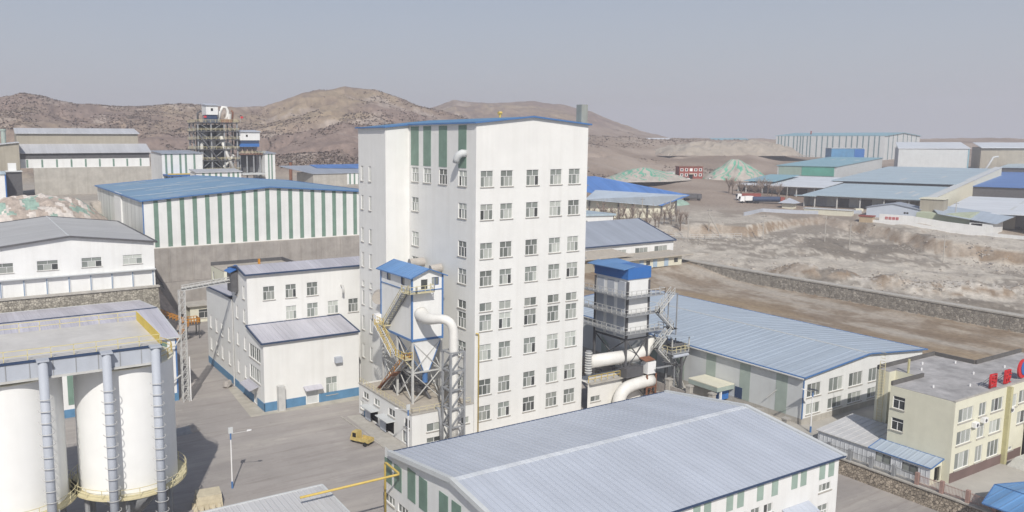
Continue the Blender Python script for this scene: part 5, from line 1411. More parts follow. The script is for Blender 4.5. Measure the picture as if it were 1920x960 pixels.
def office():
    t = thing('office_building', 'pale yellow three-storey office with flat roof and brown plinth', 'office building', (109, 53, 2))
    x0, x1, y0, z0, z1 = 99.9, 132, 47.6, 2.0, 12.1
    F = []
    for zb, zt in ((9.3, 11.0), (6.5, 8.2), (3.4, 5.5)):
        F += [(100.8, 104.1, zb, zt, 'S3'), (105.5, 107.2, zb, zt, 'S2'), (108.4, 111.2, zb, zt, 'S3')]
    F += [(112.9, 114.8, 9.1, 10.8, 'S2'), (115.3, 118.4, 9.3, 11, 'S3'), (115.3, 118.4, 6.5, 8.2, 'S3'), (119.6, 121.6, 9.2, 11, 'S2'), (113.4, 114.8, 3.3, 3.8, 'S2')]
    L = [(53.6, 55.0, 9.4, 10.9, 'D', 1), (53.6, 55.0, 6.7, 8.1, 'D', 1)]
    L = [(53.4, 54.9, 9.3, 10.9, 'D', 1), (53.4, 54.9, 6.5, 8.1, 'D', 1)]
    mb = MB(); facade(mb, 'Y', y0, x0, x1, z0, z1, op(F)); facade(mb, 'X', x0, y0, 55.3, z0, z1, op(L))
    mb.poly([(107, 55.3, z0), (x0, 55.3, z0), (x0, 55.3, z1), (107, 55.3, z1)])
    mb.poly([(107, 58.7, z0), (107, 55.3, z0), (107, 55.3, z1), (107, 58.7, z1)]); mb.poly([(105.5, 58.7, z0), (107, 58.7, z0), (107, 58.7, z1), (105.5, 58.7, z1)])
    mb.poly([(105.5, 60.4, z0), (105.5, 58.7, z0), (105.5, 58.7, z1), (105.5, 60.4, z1)]); mb.poly([(119.5, 60.4, z0), (105.5, 60.4, z0), (105.5, 60.4, z1), (119.5, 60.4, z1)])
    mb.poly([(119.5, 55, z0), (119.5, 60.4, z0), (119.5, 60.4, z1), (119.5, 55, z1)]); mb.poly([(x1, 55, z0), (119.5, 55, z0), (119.5, 55, z1), (x1, 55, z1)]); mb.poly([(x1, y0, z0), (x1, 55, z0), (x1, 55, z1), (x1, y0, z1)])
    mb.build('wall', YELLOWW, t)
    for o in F: win(t, 'Y', y0, *o[:4], o[4], random.choice([0, 0, 1, 4, 5]))
    for o in L: win(t, 'X', x0, *o[:4], 'D', 1)
    mb = MB(); mb.slab([(x0 + .1, y0 + .1, z1 + .02), (x1, y0 + .1, z1 + .02), (x1, 54.9, z1 + .02), (119.4, 54.9, z1 + .02), (119.4, 60.3, z1 + .02), (105.6, 60.3, z1 + .02), (105.6, 58.8, z1 + .02), (107.1, 58.8, z1 + .02), (107.1, 55.2, z1 + .02), (x0 + .1, 55.2, z1 + .02)], .3)
    ro = mb.build('roof', ROOFF, t)
    for b in ((x0, 107.0, 55.05, 55.3), (105.5, 119.5, 60.15, 60.4), (119.25, 119.5, 55.0, 60.14), (119.51, x1, 54.75, 55.0)):
        MB().box(*b, z1 + .03, z1 + .55).build('parapet', PARAPET_SHADE, ro)
    MB().box(x0 - .05, x1, y0 - .05, y0 + .2, z1 + .021, z1 + .14).build('roof_edge', CONCL, ro)
    for x, y in ((103.4, 52), (110, 57), (113, 58.5), (108, 50), (114, 52.5), (117.5, 56.5), (121, 52)):
        MB().tube((x, y, z1), (x, y, z1 + .35), .1, 6).build('roof_vent', FRAME, ro)
    MB().box(x0 + .0, 111.9, y0 - .06, y0 - .003, z0, z0 + 1.25).build('plinth', BRN, t)
    MB().box(112.6, 117, y0 - .06, y0 - .003, z0, z0 + 1.25).build('plinth', BRN, t)
    MB().box(111.95, 112.5, y0 - .5, y0 - .003, z0, z1).build('pilaster', YELLOWD, t)
    MB().tube((107.2, 57.2, z1 - 3), (107.2, 57.2, z1 + 1.9), .16, 6).build('flue', YELLOWD, t)
    ld = MB()
    for y in (59.2, 59.9): ld.bar((105.3, y, z0 + 2.5), (105.3, y, z1 + 1.2), .07)
    for i in range(26): ld.bar((105.3, 59.2, z0 + 2.6 + i * .4), (105.3, 59.9, z0 + 2.6 + i * .4), .05)
    ld.build('roof_ladder', YELP, t)
    for x, z in ((104.4, 8.3), (106.4, 8.55), (112.75, 8.75), (120, 8.4)):
        a = MB().box(x - .45, x + .45, y0 - .5, y0 - .02, z, z + .6); b = a.build('air_conditioner', FRAME, t)
        MB().tube((x, y0 - .51, z + .3), (x, y0 - .53, z + .3), .22, 12).build('fan', DSTEEL, b)
    # entrance portico at the picture edge
    MB().slab([(117.2, 43.2, 6.2), (127, 43.2, 6.2), (127, y0 - .1, 6.6), (117.2, y0 - .1, 6.6)], .5).build('portico_roof', CONCL, t)
    for x in (117.6, 122, 126.5): MB().box(x, x + .5, 43.5, 44, 2.03, 5.7).build('column', BRICK, t)
    MB().box(117.4, 127, y0 - .09, y0 - .01, 2.03, 5.6).build('entrance_glazing', DARK, t)
PARAPET_SHADE = mat('shaded_parapet', (.12, .115, .11), .85, .15, .8)  # shade on the parapets' inner side, put into their colour
BRN = mat('brown_plinth', (.17, .12, .11), .85, .12, .6, streak=.1)
YELLOWD = mat('dark_yellow_paint', (.46, .43, .25), .8, .1, .8)
office()

def text_mesh(name, txt, size, ext, m):
    c = bpy.data.curves.new(name, 'FONT'); c.body = txt; c.size = size; c.extrude = ext; c.align_x = 'CENTER'
    o = bpy.data.objects.new(name + '_tmp', c); COL.objects.link(o)
    dg = bpy.context.evaluated_depsgraph_get()
    me = bpy.data.meshes.new_from_object(o.evaluated_get(dg)); me.name = name
    bpy.data.objects.remove(o)
    me.materials.clear(); me.materials.append(m)
    return me
def sign(txt, x, label):
    t = thing('rooftop_letter', label, 'sign letter', (x, 48.3, 12.25), 'red letters standing on the office roof')
    me = text_mesh('letter', txt, 1.75, .12, RED)
    o = bpy.data.objects.new('letter', me); COL.objects.link(o); o.parent = t; o.rotation_euler = (R(90), 0, 0); o.location = (0, -.1, .1); o.scale = (1.0, 1.15, 1)
    OFF[o.name] = (0, 0, 0)
    b = MB()
    for s in (-.6, .6): b.bar((x + s, 48.35, 12.14), (x + s, 48.35, 13.6), .08); b.bar((x + s, 49.5, 12.14), (x + s, 48.4, 13.5), .07)
    b.bar((x - .7, 48.35, 12.2), (x + .7, 48.35, 12.2), .1); b.bar((x - .7, 48.35, 13.4), (x + .7, 48.35, 13.4), .07)
    b.build('frame', STEEL, t)
sign('国', 109.6, 'first red Chinese character on the office roof edge, boxy outline')
sign('股', 113.2, 'second red Chinese character on the office roof edge, left of the round logo')
t = thing('rooftop_logo', 'round red and blue company logo on the office roof at the picture edge', 'logo sign', (117.2, 48.3, 12.2))
MB().tube((117.2, 48.4, 13.5), (117.2, 48.2, 13.5), 1.25, 32).build('disc', RED, t)
MB().tube((117.55, 48.19, 13.62), (117.55, 48.12, 13.62), 1.0, 32).build('blue_disc', BLUEB, t)
b = MB(); b.bar((116.6, 48.5, 12.14), (116.6, 48.5, 13.5), .08); b.bar((117.8, 48.5, 12.14), (117.8, 48.5, 13.5), .08); b.bar((116.6, 48.5, 12.6), (117.8, 48.5, 12.6), .08); b.build('frame', STEEL, t)

def carport():
    t = thing('carport', 'blue ribbed carport roof on dark posts at the lower right corner', 'carport', (97, 40, 2))
    mono_roof(t, [(98.6, 34.8, 4.3), (93.2, 34.8, 3.9), (93.2, 40.9, 3.9), (98.6, 42.2, 4.3)], RF_C, BLUE, .1, None, .12)
    mb = MB()
    mono_roof(t, [(98.62, 42.2, 4.3), (98.62, 34.8, 4.3), (103.5, 34.8, 3.9), (103.5, 41.2, 3.9)], RF_C, BLUE, .1, None, .12)
    ra = None
    for x, y in ((95.5, 40.2), (101.5, 40.8), (98.6, 36), (103, 36)): MB().box(x - .1, x + .1, y - .1, y + .1, 0 if x < 96 else 2.03, 4.1 if 96 < x < 100 else 3.9).build('post', DSTEEL, t)
carport()
bb = MB(); bb.tube((112.5, 44.9, 2.04), (112.5, 45.5, 2.04), 1.3, 16)
pb = MB(); pb.hexa([(111.8, 44.4, 2.04), (118, 42.8, 2.04), (118, 46.2, 2.04), (111.8, 46.8, 2.04), (112.4, 44.9, 3.3), (117.6, 43.6, 3.6), (117.6, 45.6, 3.6), (112.4, 46.1, 3.3)])
solo(pb, 'covered_stack', mat('pale_tarpaulin', (.5, .5, .46), .8, .1, .8, bump=.4), 'stack under a pale tarpaulin on the paved forecourt of the yellow office', 'covered stack', (114.5, 44.8, 2.04))

def filter_tower():
    x0, x1, y0, y1 = 90.2, 94.8, 92.0, 99.4
    t = thing('filter_tower', 'grey dust filter tower with bright blue top, three railed galleries and zigzag stairs', 'dust filter', (92.5, 95.7, 0))
    MB().box(x0, x1, y0, y1, 11.2, 20.9).build('casing', WHITE2, t)
    mb = MB(); mb.box(x0 - .2, x1 + .2, y0 - .2, y1 + .2, 20.85, 22.7); mb.build('blue_band', BLUEB, t)
    MB().slab([(x0 - 1.2, y1 + .9, 22.6), (x0 - 1.2, y0 - .3, 22.6), (x0 + 1.2, y0 - .3, 23.0), (x0 + 1.2, y1 + .9, 23.0)], .12).build('blue_roof', RF_BLY, t)
    MB().slab([(x0 + 1.3, 96.5, 22.75), (x1 + .2, 96.5, 22.75), (x1 + .2, y1 + .2, 23.0), (x0 + 1.3, y1 + .2, 23.0)], .1).build('blue_sheet', RF_BLY, t)
    for a in (93.4, 95.8, 98.2): MB().box(x0 - .05, x0 - .003, a - .8, a + .8, 11.4, 20.4).build('panel', GREYP, t)
    f = MB()
    for x in (x0, x1):
        for y in (y0, y1): f.box(x - .16, x + .16, y - .16, y + .16, 0, 20.5)
    for z0, z1 in ((1, 6), (6, 11)):
        xbrace(f, (x0, y0, z0), (x0, y1, z0), (x0, y0, z1), (x0, y1, z1), .16); xbrace(f, (x0, y0, z0), (x1, y0, z0), (x0, y0, z1), (x1, y0, z1), .16)
        f.bar((x0, y0, z1), (x0, y1, z1), .25); f.bar((x0, y0, z1), (x1, y0, z1), .25)
    f.build('frame', DSTEEL, t)
    h = MB(); h.tube((92.5, 95.7, 11.1), (92.5, 95.7, 7.5), 3.4, 4, r2=.5, ph=PI / 4); h.build('hopper', GREYP, t)
    for z in (12.4, 15.3, 18.2):
        p = MB(); p.box(x0 - 1.5, x0 - .17, y0 - 1.4, y1 + 2.2, z - .15, z); p.box(x0 - .17, x1 + 2.2, y0 - 1.4, y0 - .17, z - .15, z); p.build('gallery_floor', STEEL, t)
        railing(t, [(x0 - 1.5, y1 + 2.2, z), (x0 - 1.5, y0 - 1.4, z), (x1 + 2.2, y0 - 1.4, z), (x1 + 2.2, y0 - .2, z)], 1.0, LSTEEL, 1.1, .035)
        br = MB()
    zz = [6.4, 9.4, 12.4, 15.3, 18.2]
    for i in range(4):
        xa, xb = (x1 + 2.0, x1 + .2) if i % 2 else (x1 + .2, x1 + 3.2)
        stair(t, (x1 + (.3 if i % 2 else 3.6), y0 - 1.3 - .0, zz[i]), (x1 + (3.6 if i % 2 else .3), y0 - 1.3, zz[i + 1]), .9, LSTEEL, LSTEEL, (0, -1, 0), 10)
        MB().box(x1 + 3.3, x1 + 4.4, y0 - 2.3, y0 - .3, zz[i] - .12 if i % 2 == 0 else zz[i + 1] - .12, zz[i] if i % 2 == 0 else zz[i + 1]).build('landing', STEEL, t)
    for x, y in ((x1 + 4.2, y0 - 2.2), (x1 + 4.2, y0 - .4)): MB().box(x - .08, x + .08, y - .08, y + .08, 0, 18.2).build('stair_post', STEEL, t)
    ms = MB().box(x1 + .2, x1 + 4.4, y0 - 2.3, y0 - 1.9, 6.2, 6.35); ms.build('landing', STEEL, t)
filter_tower()
def blower_platform():
    t = thing('machine_platform', 'raised machine platform with small blue roof and railing beside the filter tower', 'platform', (100, 90.5, 0))
    x0, x1, y0, y1 = 97.2, 101.2, 88.8, 92.8
    MB().box(x0, x1, y0, y1, 8.4, 8.6).build('deck', STEEL, t); MB().slab([(x0 - .5, y1 + .4, 11.5), (x0 - .5, y0 - .4, 11.5), (x1 + .4, y0 - .4, 11.1), (x1 + .4, y1 + .4, 11.1)], .12).build('roof', RF_R, t)
    for x in (x0, x1 - .15):
        for y in (y0, y1 - .15): MB().box(x, x + .15, y, y + .15, 8.6, 11.1).build('post', LSTEEL, t)
    railing(t, [(x0, y1, 8.6), (x0, y0, 8.6), (x1, y0, 8.6), (x1, y1, 8.6)], 1.0, YELP, 1.0, .035)
    MB().tube((97.8, 90, 9.4), (100.6, 90, 9.4), .55, 12).build('blower', DSTEEL, t)
    MB().tube((97.6, y0 + .1, 8.0), (101, y0 + .1, 8.0), .28, 10).build('pipe', GREYP, t)
    for x, y in ((99.9, 89.2), (99.9, 92.4)): MB().box(x - .18, x + .18, y - .18, y + .18, 0, 8.4).build('leg', DSTEEL, t)
    b = MB(); b.bar((99.9, 89.2, 5.5), (101.1, 89, 8.3), .15); b.bar((99.9, 89.2, 5.5), (97.4, 89, 8.3), .15); b.bar((99.9, 89.2, 6.2), (96.5, 90, 7.2), .2); b.build('bracket', DSTEEL, t)
    stair(t, (100.6, 88.4, 0.2), (102.0, 92.5, 5.4), .8, STEEL, LSTEEL, (-1, 0, 0), 14)
blower_platform()
def outlet_duct():
    t = thing('horizontal_duct', 'thick white horizontal duct from the tower to the filter tower', 'duct', (89, 93, 0))
    MB().sweep([(83.6, 93, 8.2), (88, 93, 8.1), (93, 93, 7.95), (95.4, 93, 8.3), (96.1, 93, 9.0), (96.2, 93.2, 10.5)], 1.05, 18).build('duct', DUCT, t, True)
    b = MB()
    for i in range(9): b.ring((83.2, 93, 6.6 + i * .38), .5, .1, n=14, k=5)
    MB().tube((83.35, 93, 6.2), (83.35, 93, 10), .45, 12).build('bellows_pipe', STEEL, t)
    for i in range(9): MB().ring((83.35, 93, 6.5 + i * .4), .5, .1, n=14, k=5).build('bellows_ring', LSTEEL, t)
outlet_duct()
def fan_house():
    t = thing('fan_house', 'low white annex with railed roof walkway and curved intake right of the tower', 'annex building', (88, 92, 0))
    W = [(83.6, 85.6, 1.7, 2.6, 'S2')]
    mb = MB(); facade(mb, 'Y', 92.6, 82.95, 96.0, 0, 4.9, op(W)); mb.poly([(82.95, 96, 4.9), (82.95, 92.6, 4.9), (96, 92.6, 4.9), (96, 96, 4.9)]); mb.poly([(96, 92.6, 0), (96, 96, 0), (96, 96, 4.9), (96, 92.6, 4.9)]); mb.build('wall', DUCT, t)
    put_wins(t, 'Y', 92.6, W)
    railing(t, [(83, 92.5, 5.0), (93.6, 92.5, 5.0)], 1.0, YEL, 1.3, .04)
    MB().box(83, 94, 91.9, 92.59, 4.8, 5.0).build('walkway', CONCL, t)
    A = [Vector(p) for p in [(95.4, 91.2, 3.9), (90, 91.2, 3.9), (88.2, 91.2, 3.8), (88.2, 91.2, 0.3)]]; pts = []
    for i in range(15):
        u = i / 14; L = A
        while len(L) > 1: L = [p.lerp(q, u) for p, q in zip(L[:-1], L[1:])]
        pts.append(L[0])
    MB().sweep(pts, 1.0, 16).build('intake_duct', DUCT, t, True)
    MB().box(93.8, 95.6, 90.6, 92.2, 5.2, 7.2).build('white_box', FRAME, t)
    MB().slab([(93.2, 90.6, 7.5), (95.4, 90.6, 7.5), (95.4, 92, 7.8), (93.2, 92, 7.8)], .1).build('rusty_lid', RUST, t)
    f = MB()
    for x in (93.6, 95.6): f.box(x - .1, x + .1, 90.4, 90.6, 0, 5.2)
    xbrace(f, (93.6, 90.5, .2), (95.6, 90.5, .2), (93.6, 90.5, 5), (95.6, 90.5, 5), .1); f.bar((93.6, 90.5, 3), (95.6, 90.5, 3), .12); f.build('frame', RUST, t)
    MB().box(89.6, 93.2, 91.0, 92.4, 5.05, 6.6).build('machinery', DSTEEL, t)
fan_house()

def rear_hall():
    x0, x1, y0, y1, z0, ze, zr = 150, 209.2, 192.5, 228, 2, 8.7, 14.4
    t = thing('rear_warehouse', 'white warehouse with mid grey roof and windows behind the filter tower', 'warehouse', (180, 205, 2))
    W = [(181.5, 187.5, 5.0, 6.9, 'S3'), (191.5, 197.2, 5.1, 7.0, 'S3'), (200.3, 206.3, 5.2, 7.1, 'S3')]
    mb = MB(); facade(mb, 'Y', y0, x0, x1, z0, ze, op(W)); mb.poly([(x1, y0, z0), (x1, y1, z0), (x1, y1, ze), (x1, 210, zr), (x1, y0, ze)]); mb.poly([(x0, y1, z0), (x0, y0, z0), (x0, y0, ze), (x0, 210, zr), (x0, y1, ze)]); mb.build('wall', WHITE2, t)
    for o in W: win(t, 'Y', y0, *o[:4], 'S3', 0, sill=False)
    gable_roof(t, x0, x1, y0, 227.5, ze, zr, 'X', RF_G, NAVY, .6, .2, None, trim=.4)
rear_hall()
t = thing('rear_annex', 'low building with flat brown roof and pale blue doors in front of the grey-roofed warehouse', 'shed', (195, 186, 2))
MB().box(168, 203, 183, 191.6, 2, 5.1).build('wall', CREAMW, t); MB().box(167, 207, 181.6, 192.3, 5.12, 5.5).build('roof', SLABT, t)
for x in (184, 190, 195): MB().box(x, x + 1.8, 182.9, 182.99, 2.1, 4.6).build('door', mat('pale_blue_door', (.35, .45, .55), .6), t)
for x in (187, 199.5): MB().box(x, x + 1.6, 182.9, 182.99, 3, 4.4).build('window', G3, t)
t = thing('brown_roof_shed', 'shed with a sloping pale brown roof and dark edge left of the flat-roofed annex', 'shed', (165, 186, 2))
MB().box(150, 181, 186, 192.2, 2, 6.6).build('wall', BEIGE, t); MB().slab([(149, 184.6, 6.4), (183, 184.6, 6.4), (181, 192.3, 7.6), (149, 192.3, 7.6)], .35).build('roof', SLABT, t)
t = thing('blue_ridge_hall', 'white gabled hall with pale blue roof edge just behind the grey-roofed warehouse', 'warehouse', (205, 250, 3))
mb = MB(); mb.slab([(150, 240, 14.6), (226, 240, 12.3), (226, 262, 12.3), (150, 262, 14.6)], 12); mb.build('wall', WHITE2, t)
MB().slab([(149, 239.4, 15.5), (227, 239.4, 13.1), (227, 263, 13.1), (149, 263, 15.5)], .8).build('roof', RF_R2, t)
qw = MB(); qw.box(207.9, 210.3, -20, 196, -2.2, 2.35)
solo(qw, 'quarry_wall', STONE3, 'long grey stone wall with pale coping along the edge of the quarry', 'wall', (208.4, 110, 0))
solo(MB().box(207.75, 210.4, -20, 196, 2.355, 2.7), 'quarry_wall_coping', CONCL, 'pale coping running along the top of the long quarry wall', 'coping', (208.4, 110, 2.36))

# ================================================================== THE EASTERN WORKS (turned 17 degrees)
TH = R(17)
def rot(a, b, z): return (a * math.cos(TH) - b * math.sin(TH), a * math.sin(TH) + b * math.cos(TH), z)
def ework(name, label, cat, a, b, z, group=None): return thing(name, label, cat, rot(a, b, z), group, TH, True)
def eshed(label, a0, a1, b0, b1, zg, ze, zr, rm, wallm, name='works_shed', open_front=False, side=None, posts=5):
    """long low-pitched shed; a runs away from the camera, b to the left; its low eave faces the camera"""
    t = ework(name, label, 'industrial shed', a0, b0, zg)
    L, W, h = a1 - a0, b1 - b0, ze - zg
    mb = MB()
    if open_front:
        mb.poly([(9, 0, 0), (9, W, 0), (9, W, h), (9, 0, h)]); mb.poly([(0, 0, -2), (L, 0, -2), (L, 0, zr - zg), (0, 0, h)]); mb.poly([(0, W, -2), (L, W, -2), (L, W, zr - zg), (0, W, h)])
    else:
        mb.poly([(0, 0, -4), (0, W, -4), (0, W, h), (0, 0, h)]); mb.poly([(0, 0, -4), (L, 0, -4), (L, 0, zr - zg), (0, 0, h)]); mb.poly([(0, W, -4), (L, W, -4), (L, W, zr - zg), (0, W, h)])
    mb.poly([(L, 0, -4), (L, W, -4), (L, W, zr - zg), (L, 0, zr - zg)])
    mb.build('wall', wallm, t)
    if open_front:
        for i in range(posts): MB().box(.3, .8, W * (i + .5) / posts - .25, W * (i + .5) / posts + .25, -2, h).build('post', LSTEEL, t)
        for i in range(posts): MB().box(8.8, 8.99, W * (i + .2) / posts, W * (i + .75) / posts, -1, h * .75).build('bay', random.choice([DSTEEL, BEIGE, GREYP]), t)
    ro = MB().slab([(-.8, -.5, h + .1), (L, -.5, zr - zg + .15), (L, W + .5, zr - zg + .15), (-.8, W + .5, h + .1)], .35).build('roof', rm, t)
    p = MB()
    for i in range(3):
        x = L * random.uniform(.1, .7); y = W * random.uniform(.1, .8); l = random.uniform(6, 14); sl = (zr - ze + .05) / L
        MB().slab([(x, y, h + .13 + x * sl), (x + l, y, h + .13 + (x + l) * sl), (x + l, y + 1.2, h + .13 + (x + l) * sl), (x, y + 1.2, h + .13 + x * sl)], .02).build('roof_light', LGREY, ro)
    return t
t = eshed('front light blue shed with open bays, nearest of the stepped eastern sheds', 412, 478, 81, 131, 9.5, 15.9, 18.6, RF_R2, LGREY, open_front=True)
MB().slab([(-2, 44, 6.2), (3, 44, 6.2), (3, 50, 6.2), (-2, 54, 6.2)], .4).build('front_canopy', RF_R2, t)
eshed('second light blue shed stepping up behind the open-bayed one', 480, 600, 80, 138, 12, 20.1, 24.6, RF_R2, DSTEEL)
t = ework('cream_parapet', 'long pale parapet wall between the light blue and the grey eastern roofs', 'parapet wall', 412, 77, 9)
MB().hexa([(-2, 0, -3), (190, 0, -3), (190, 3.2, -3), (-2, 3.2, -3), (-2, 0, 7.2), (190, 0, 16.4), (190, 3.2, 16.4), (-2, 3.2, 7.2)]).build('wall', CREAMW, t)
MB().hexa([(-2, -.3, 7.25), (190, -.3, 16.45), (190, 3.4, 16.45), (-2, 3.4, 7.25), (-2, -.3, 7.6), (190, -.3, 16.8), (190, 3.4, 16.8), (-2, 3.4, 7.6)]).build('coping', LGREY, t)
eshed('wide pale grey roofed shed at the right edge of the eastern works', 407, 474, 2, 72, 6, 11.9, 14.6, RF_W, DSTEEL, open_front=True)
eshed('bright blue roofed shed at the right edge behind the pale grey roof', 510, 640, 10, 82, 10, 18.0, 21.4, RF_BL, DSTEEL)
eshed('small light blue roof step above the bright blue shed at the right edge', 648, 720, 30, 84, 18, 24.2, 26.4, RF_R2, DSTEEL)
t = eshed('shed with teal roof and green netted front below the tall striped hall', 534, 640, 152, 186, 19.5, 26.0, 28.6, RF_T, LGREY) if False else None
RF_T = sheet('teal_roof', (.22, .39, .45), 'X', 2.0, .14)
NETG = mat('green_screen', (.10, .33, .26), .7, .2, .08)
t = eshed('teal roofed shed with green front panels below the tall striped hall', 534, 640, 152, 187, 19.5, 26.0, 29.5, RF_T, LGREY)
MB().box(-.3, -.01, 1, 20, .4, 6.3).build('green_front', NETG, t); MB().box(-.3, -.01, 20.2, 34, .4, 6.3).build('green_front', GREENL, t)
t = eshed('white roofed low shed in front of the green-panelled shed', 448, 505, 133, 178, 11.5, 17.6, 20.5, RF_W, LGREY, open_front=True)
MB().slab([(8, 28, 7.9), (50, 28, 10.2), (50, 45.4, 10.2), (8, 45.4, 7.9)], .12).build('blue_sheets', RF_T, t)
# tall striped hall on the skyline
GRSTRIPE = mat('teal_stripe', (.12, .20, .22), .6, .1, .5)
t = ework('tall_striped_hall', 'tall pale hall with dark stripes and teal gabled roof on the right skyline', 'industrial hall', 719, 254.5, 24)
W, L, h = 46, 95, 21.5
def hall_local():
    o = rot(719, 254.5, 24)
    mb = MB()
    # long wall from the left corner (613,454) to the right corner (695,406); gable end runs on to (723,390)
    A = Vector((613 - o[0], 453.5 - o[1], 0)); B = Vector((695 - o[0], 406 - o[1], 0)); u = (B - A).normalized()
    return A, B, u
t.rotation_euler = (0, 0, 0)
o = Vector(t.location)
A = Vector((665.7, 492.4, 0)) - Vector((o.x, o.y, 0)); B = Vector((695, 406.5, 0)) - Vector((o.x, o.y, 0)); Cc = Vector((767, 416, 0)) - Vector((o.x, o.y, 0)); D_ = A + (Cc - B)
mb = MB(); z0, h = -6, 21.6
q = lambda p, z: (p.x, p.y, z)
mb.poly([q(A, z0), q(B, z0), q(B, h), q(A, h)]); M_ = B.lerp(Cc, .5); N_ = A.lerp(D_, .5)
mb.poly([q(B, z0), q(Cc, z0), q(Cc, h + .3), q(M_, h + 2.6), q(B, h)]); mb.poly([q(D_, z0), q(A, z0), q(A, h), q(N_, h + 2.6), q(D_, h)]); mb.poly([q(Cc, z0), q(D_, z0), q(D_, h), q(Cc, h)])
mb.build('wall', LGREY, t)
u = (B - A).normalized(); nn = Vector((u.y, -u.x, 0)) * .12
if nn.dot(-o) < 0: nn = -nn
for i, f in enumerate([.02, .05, .085, .12, .17, .205, .235, .26, .3, .33, .39, .44, .49, .54, .60, .66, .71, .76, .81, .86, .91, .95]):
    p = A.lerp(B, f) + nn; MB().hexa([q(p, z0), q(p + u * .9, z0), q(p + u * .9 - nn * .5, z0), q(p - nn * .5, z0), q(p, h - .2), q(p + u * .9, h - .2), q(p + u * .9 - nn * .5, h - .2), q(p - nn * .5, h - .2)]).build('stripe', GRSTRIPE, t)
u2 = (Cc - B).normalized(); n2 = Vector((u2.y, -u2.x, 0)) * .12
for f in (.1, .22, .34, .5, .62, .74, .88):
    p = B.lerp(Cc, f) + n2; hh_ = h + 2.2 * (1 - abs(f - .5) * 2) - .3; MB().hexa([q(p, z0), q(p + u2 * 1.3, z0), q(p + u2 * 1.3 - n2 * .5, z0), q(p - n2 * .5, z0), q(p, hh_), q(p + u2 * 1.3, hh_), q(p + u2 * 1.3 - n2 * .5, hh_), q(p - n2 * .5, hh_)]).build('stripe', GRSTRIPE, t)
rb = MB(); e = (B - A).normalized() * 1.0
rb.slab([q(A - e, h + .1), q(B + e, h + .1), q(M_ + e, h + 2.9), q(N_ - e, h + 2.9)], .5); rb.slab([q(N_ - e, h + 2.9), q(M_ + e, h + 2.9), q(Cc + e, h + .1), q(D_ - e, h + .1)], .5); rb.build('roof', RF_T, t)
MB().tube(q(A.lerp(N_, .5) + u * 22, h + 1), q(A.lerp(N_, .5) + u * 22, h + 4.6), .6, 8).build('roof_vent', BRICK, t)
t = thing('blue_enclosure', 'bright blue boxy enclosure in front of the tall striped hall', 'enclosure', (570, 362, 29)); t.rotation_euler = (0, 0, R(-30))
OFF[t.name] = (0, 0, 0)
MB().box(-12, 12, -3, 6, -1.5, 6.8).build('wall', mat('enclosure_blue', (.10, .25, .42), .5, .15, .3), t); MB().box(5, 12.3, -3.3, -3.01, -1.4, 6.2).build('panel', BLUEB, t); MB().box(-12.4, 12.4, -3.4, 6.4, 6.82, 7.2).build('roof', LGREY, t)
t = thing('grey_hall', 'plain grey shadowed hall with pale flat gabled roof right of the striped hall', 'industrial hall', (585, 308, 24)); OFF[t.name] = (0, 0, 0)
o = Vector((585, 308, 0)); P = [Vector(p) - o for p in ((565, 320, 0), (607, 295.5, 0), (655, 325, 0), (613, 350, 0))]
mb = MB(); h = 12.4
for i in range(4): mb.poly([q(P[i], -3), q(P[(i + 1) % 4], -3), q(P[(i + 1) % 4], h), q(P[i], h)])
mb.build('wall', LGREY, t)
MB().slab([q(P[0] + Vector((-1, 0, 0)), h + .1), q(P[1] + Vector((0, -1, 0)), h + .1), q(P[2], h + 4.0), q(P[3], h + 4.0)], .4).build('roof', RF_W, t)
e = (P[1] - P[0]).normalized() * .35; w = Vector((-e.y, e.x, 0)) * -1
MB().hexa([q(P[1] - e, -3), q(P[1] + e, -3), q(P[1] + e + w, -3), q(P[1] - e + w, -3), q(P[1] - e, h), q(P[1] + e, h), q(P[1] + e + w, h), q(P[1] - e + w, h)]).build('corner_trim', RF_T, t)
t = thing('open_grey_hall', 'grey open-fronted hall with pale roof at the right edge of the skyline', 'industrial hall', (640, 280, 24)); OFF[t.name] = (0, 0, 0)
o = Vector((640, 280, 0)); P = [Vector(p) - o for p in ((616, 292, 0), (690, 249, 0), (740, 280, 0), (666, 322, 0))]
mb = MB(); h = 12.8
for i in range(4): mb.poly([q(P[i], -3), q(P[(i + 1) % 4], -3), q(P[(i + 1) % 4], h), q(P[i], h)])
mb.build('wall', BEIGE, t); MB().slab([q(P[0] + Vector((-2, -1, 0)), h + .1), q(P[1] + Vector((0, -2, 0)), h + .1), q(P[2], h + 3.4), q(P[3], h + 3.4)], .4).build('roof', RF_W, t)
e = (P[1] - P[0]) * .42; MB().hexa([q(P[0] + e, -3), q(P[0] + e * 1.03, -3), q(P[0] + e * 1.03 + Vector((-.6, -1, 0)), -3), q(P[0] + e + Vector((-.6, -1, 0)), -3), q(P[0] + e, h), q(P[0] + e * 1.03, h), q(P[0] + e * 1.03 + Vector((-.6, -1, 0)), h), q(P[0] + e + Vector((-.6, -1, 0)), h)]).build('post', LGREY, t)
t = thing('loader_chute', 'white bent loading chute standing in front of the plain grey hall', 'chute', (605, 280, 21))
MB().sweep([(601, 283, 19), (604, 281, 25), (606.5, 279.5, 30.5), (609.5, 278, 31)], .6, 8).build('pipe', LGREY, t, True); MB().box(599, 612, 274, 279, 17, 22).build('base', LGREY, t)

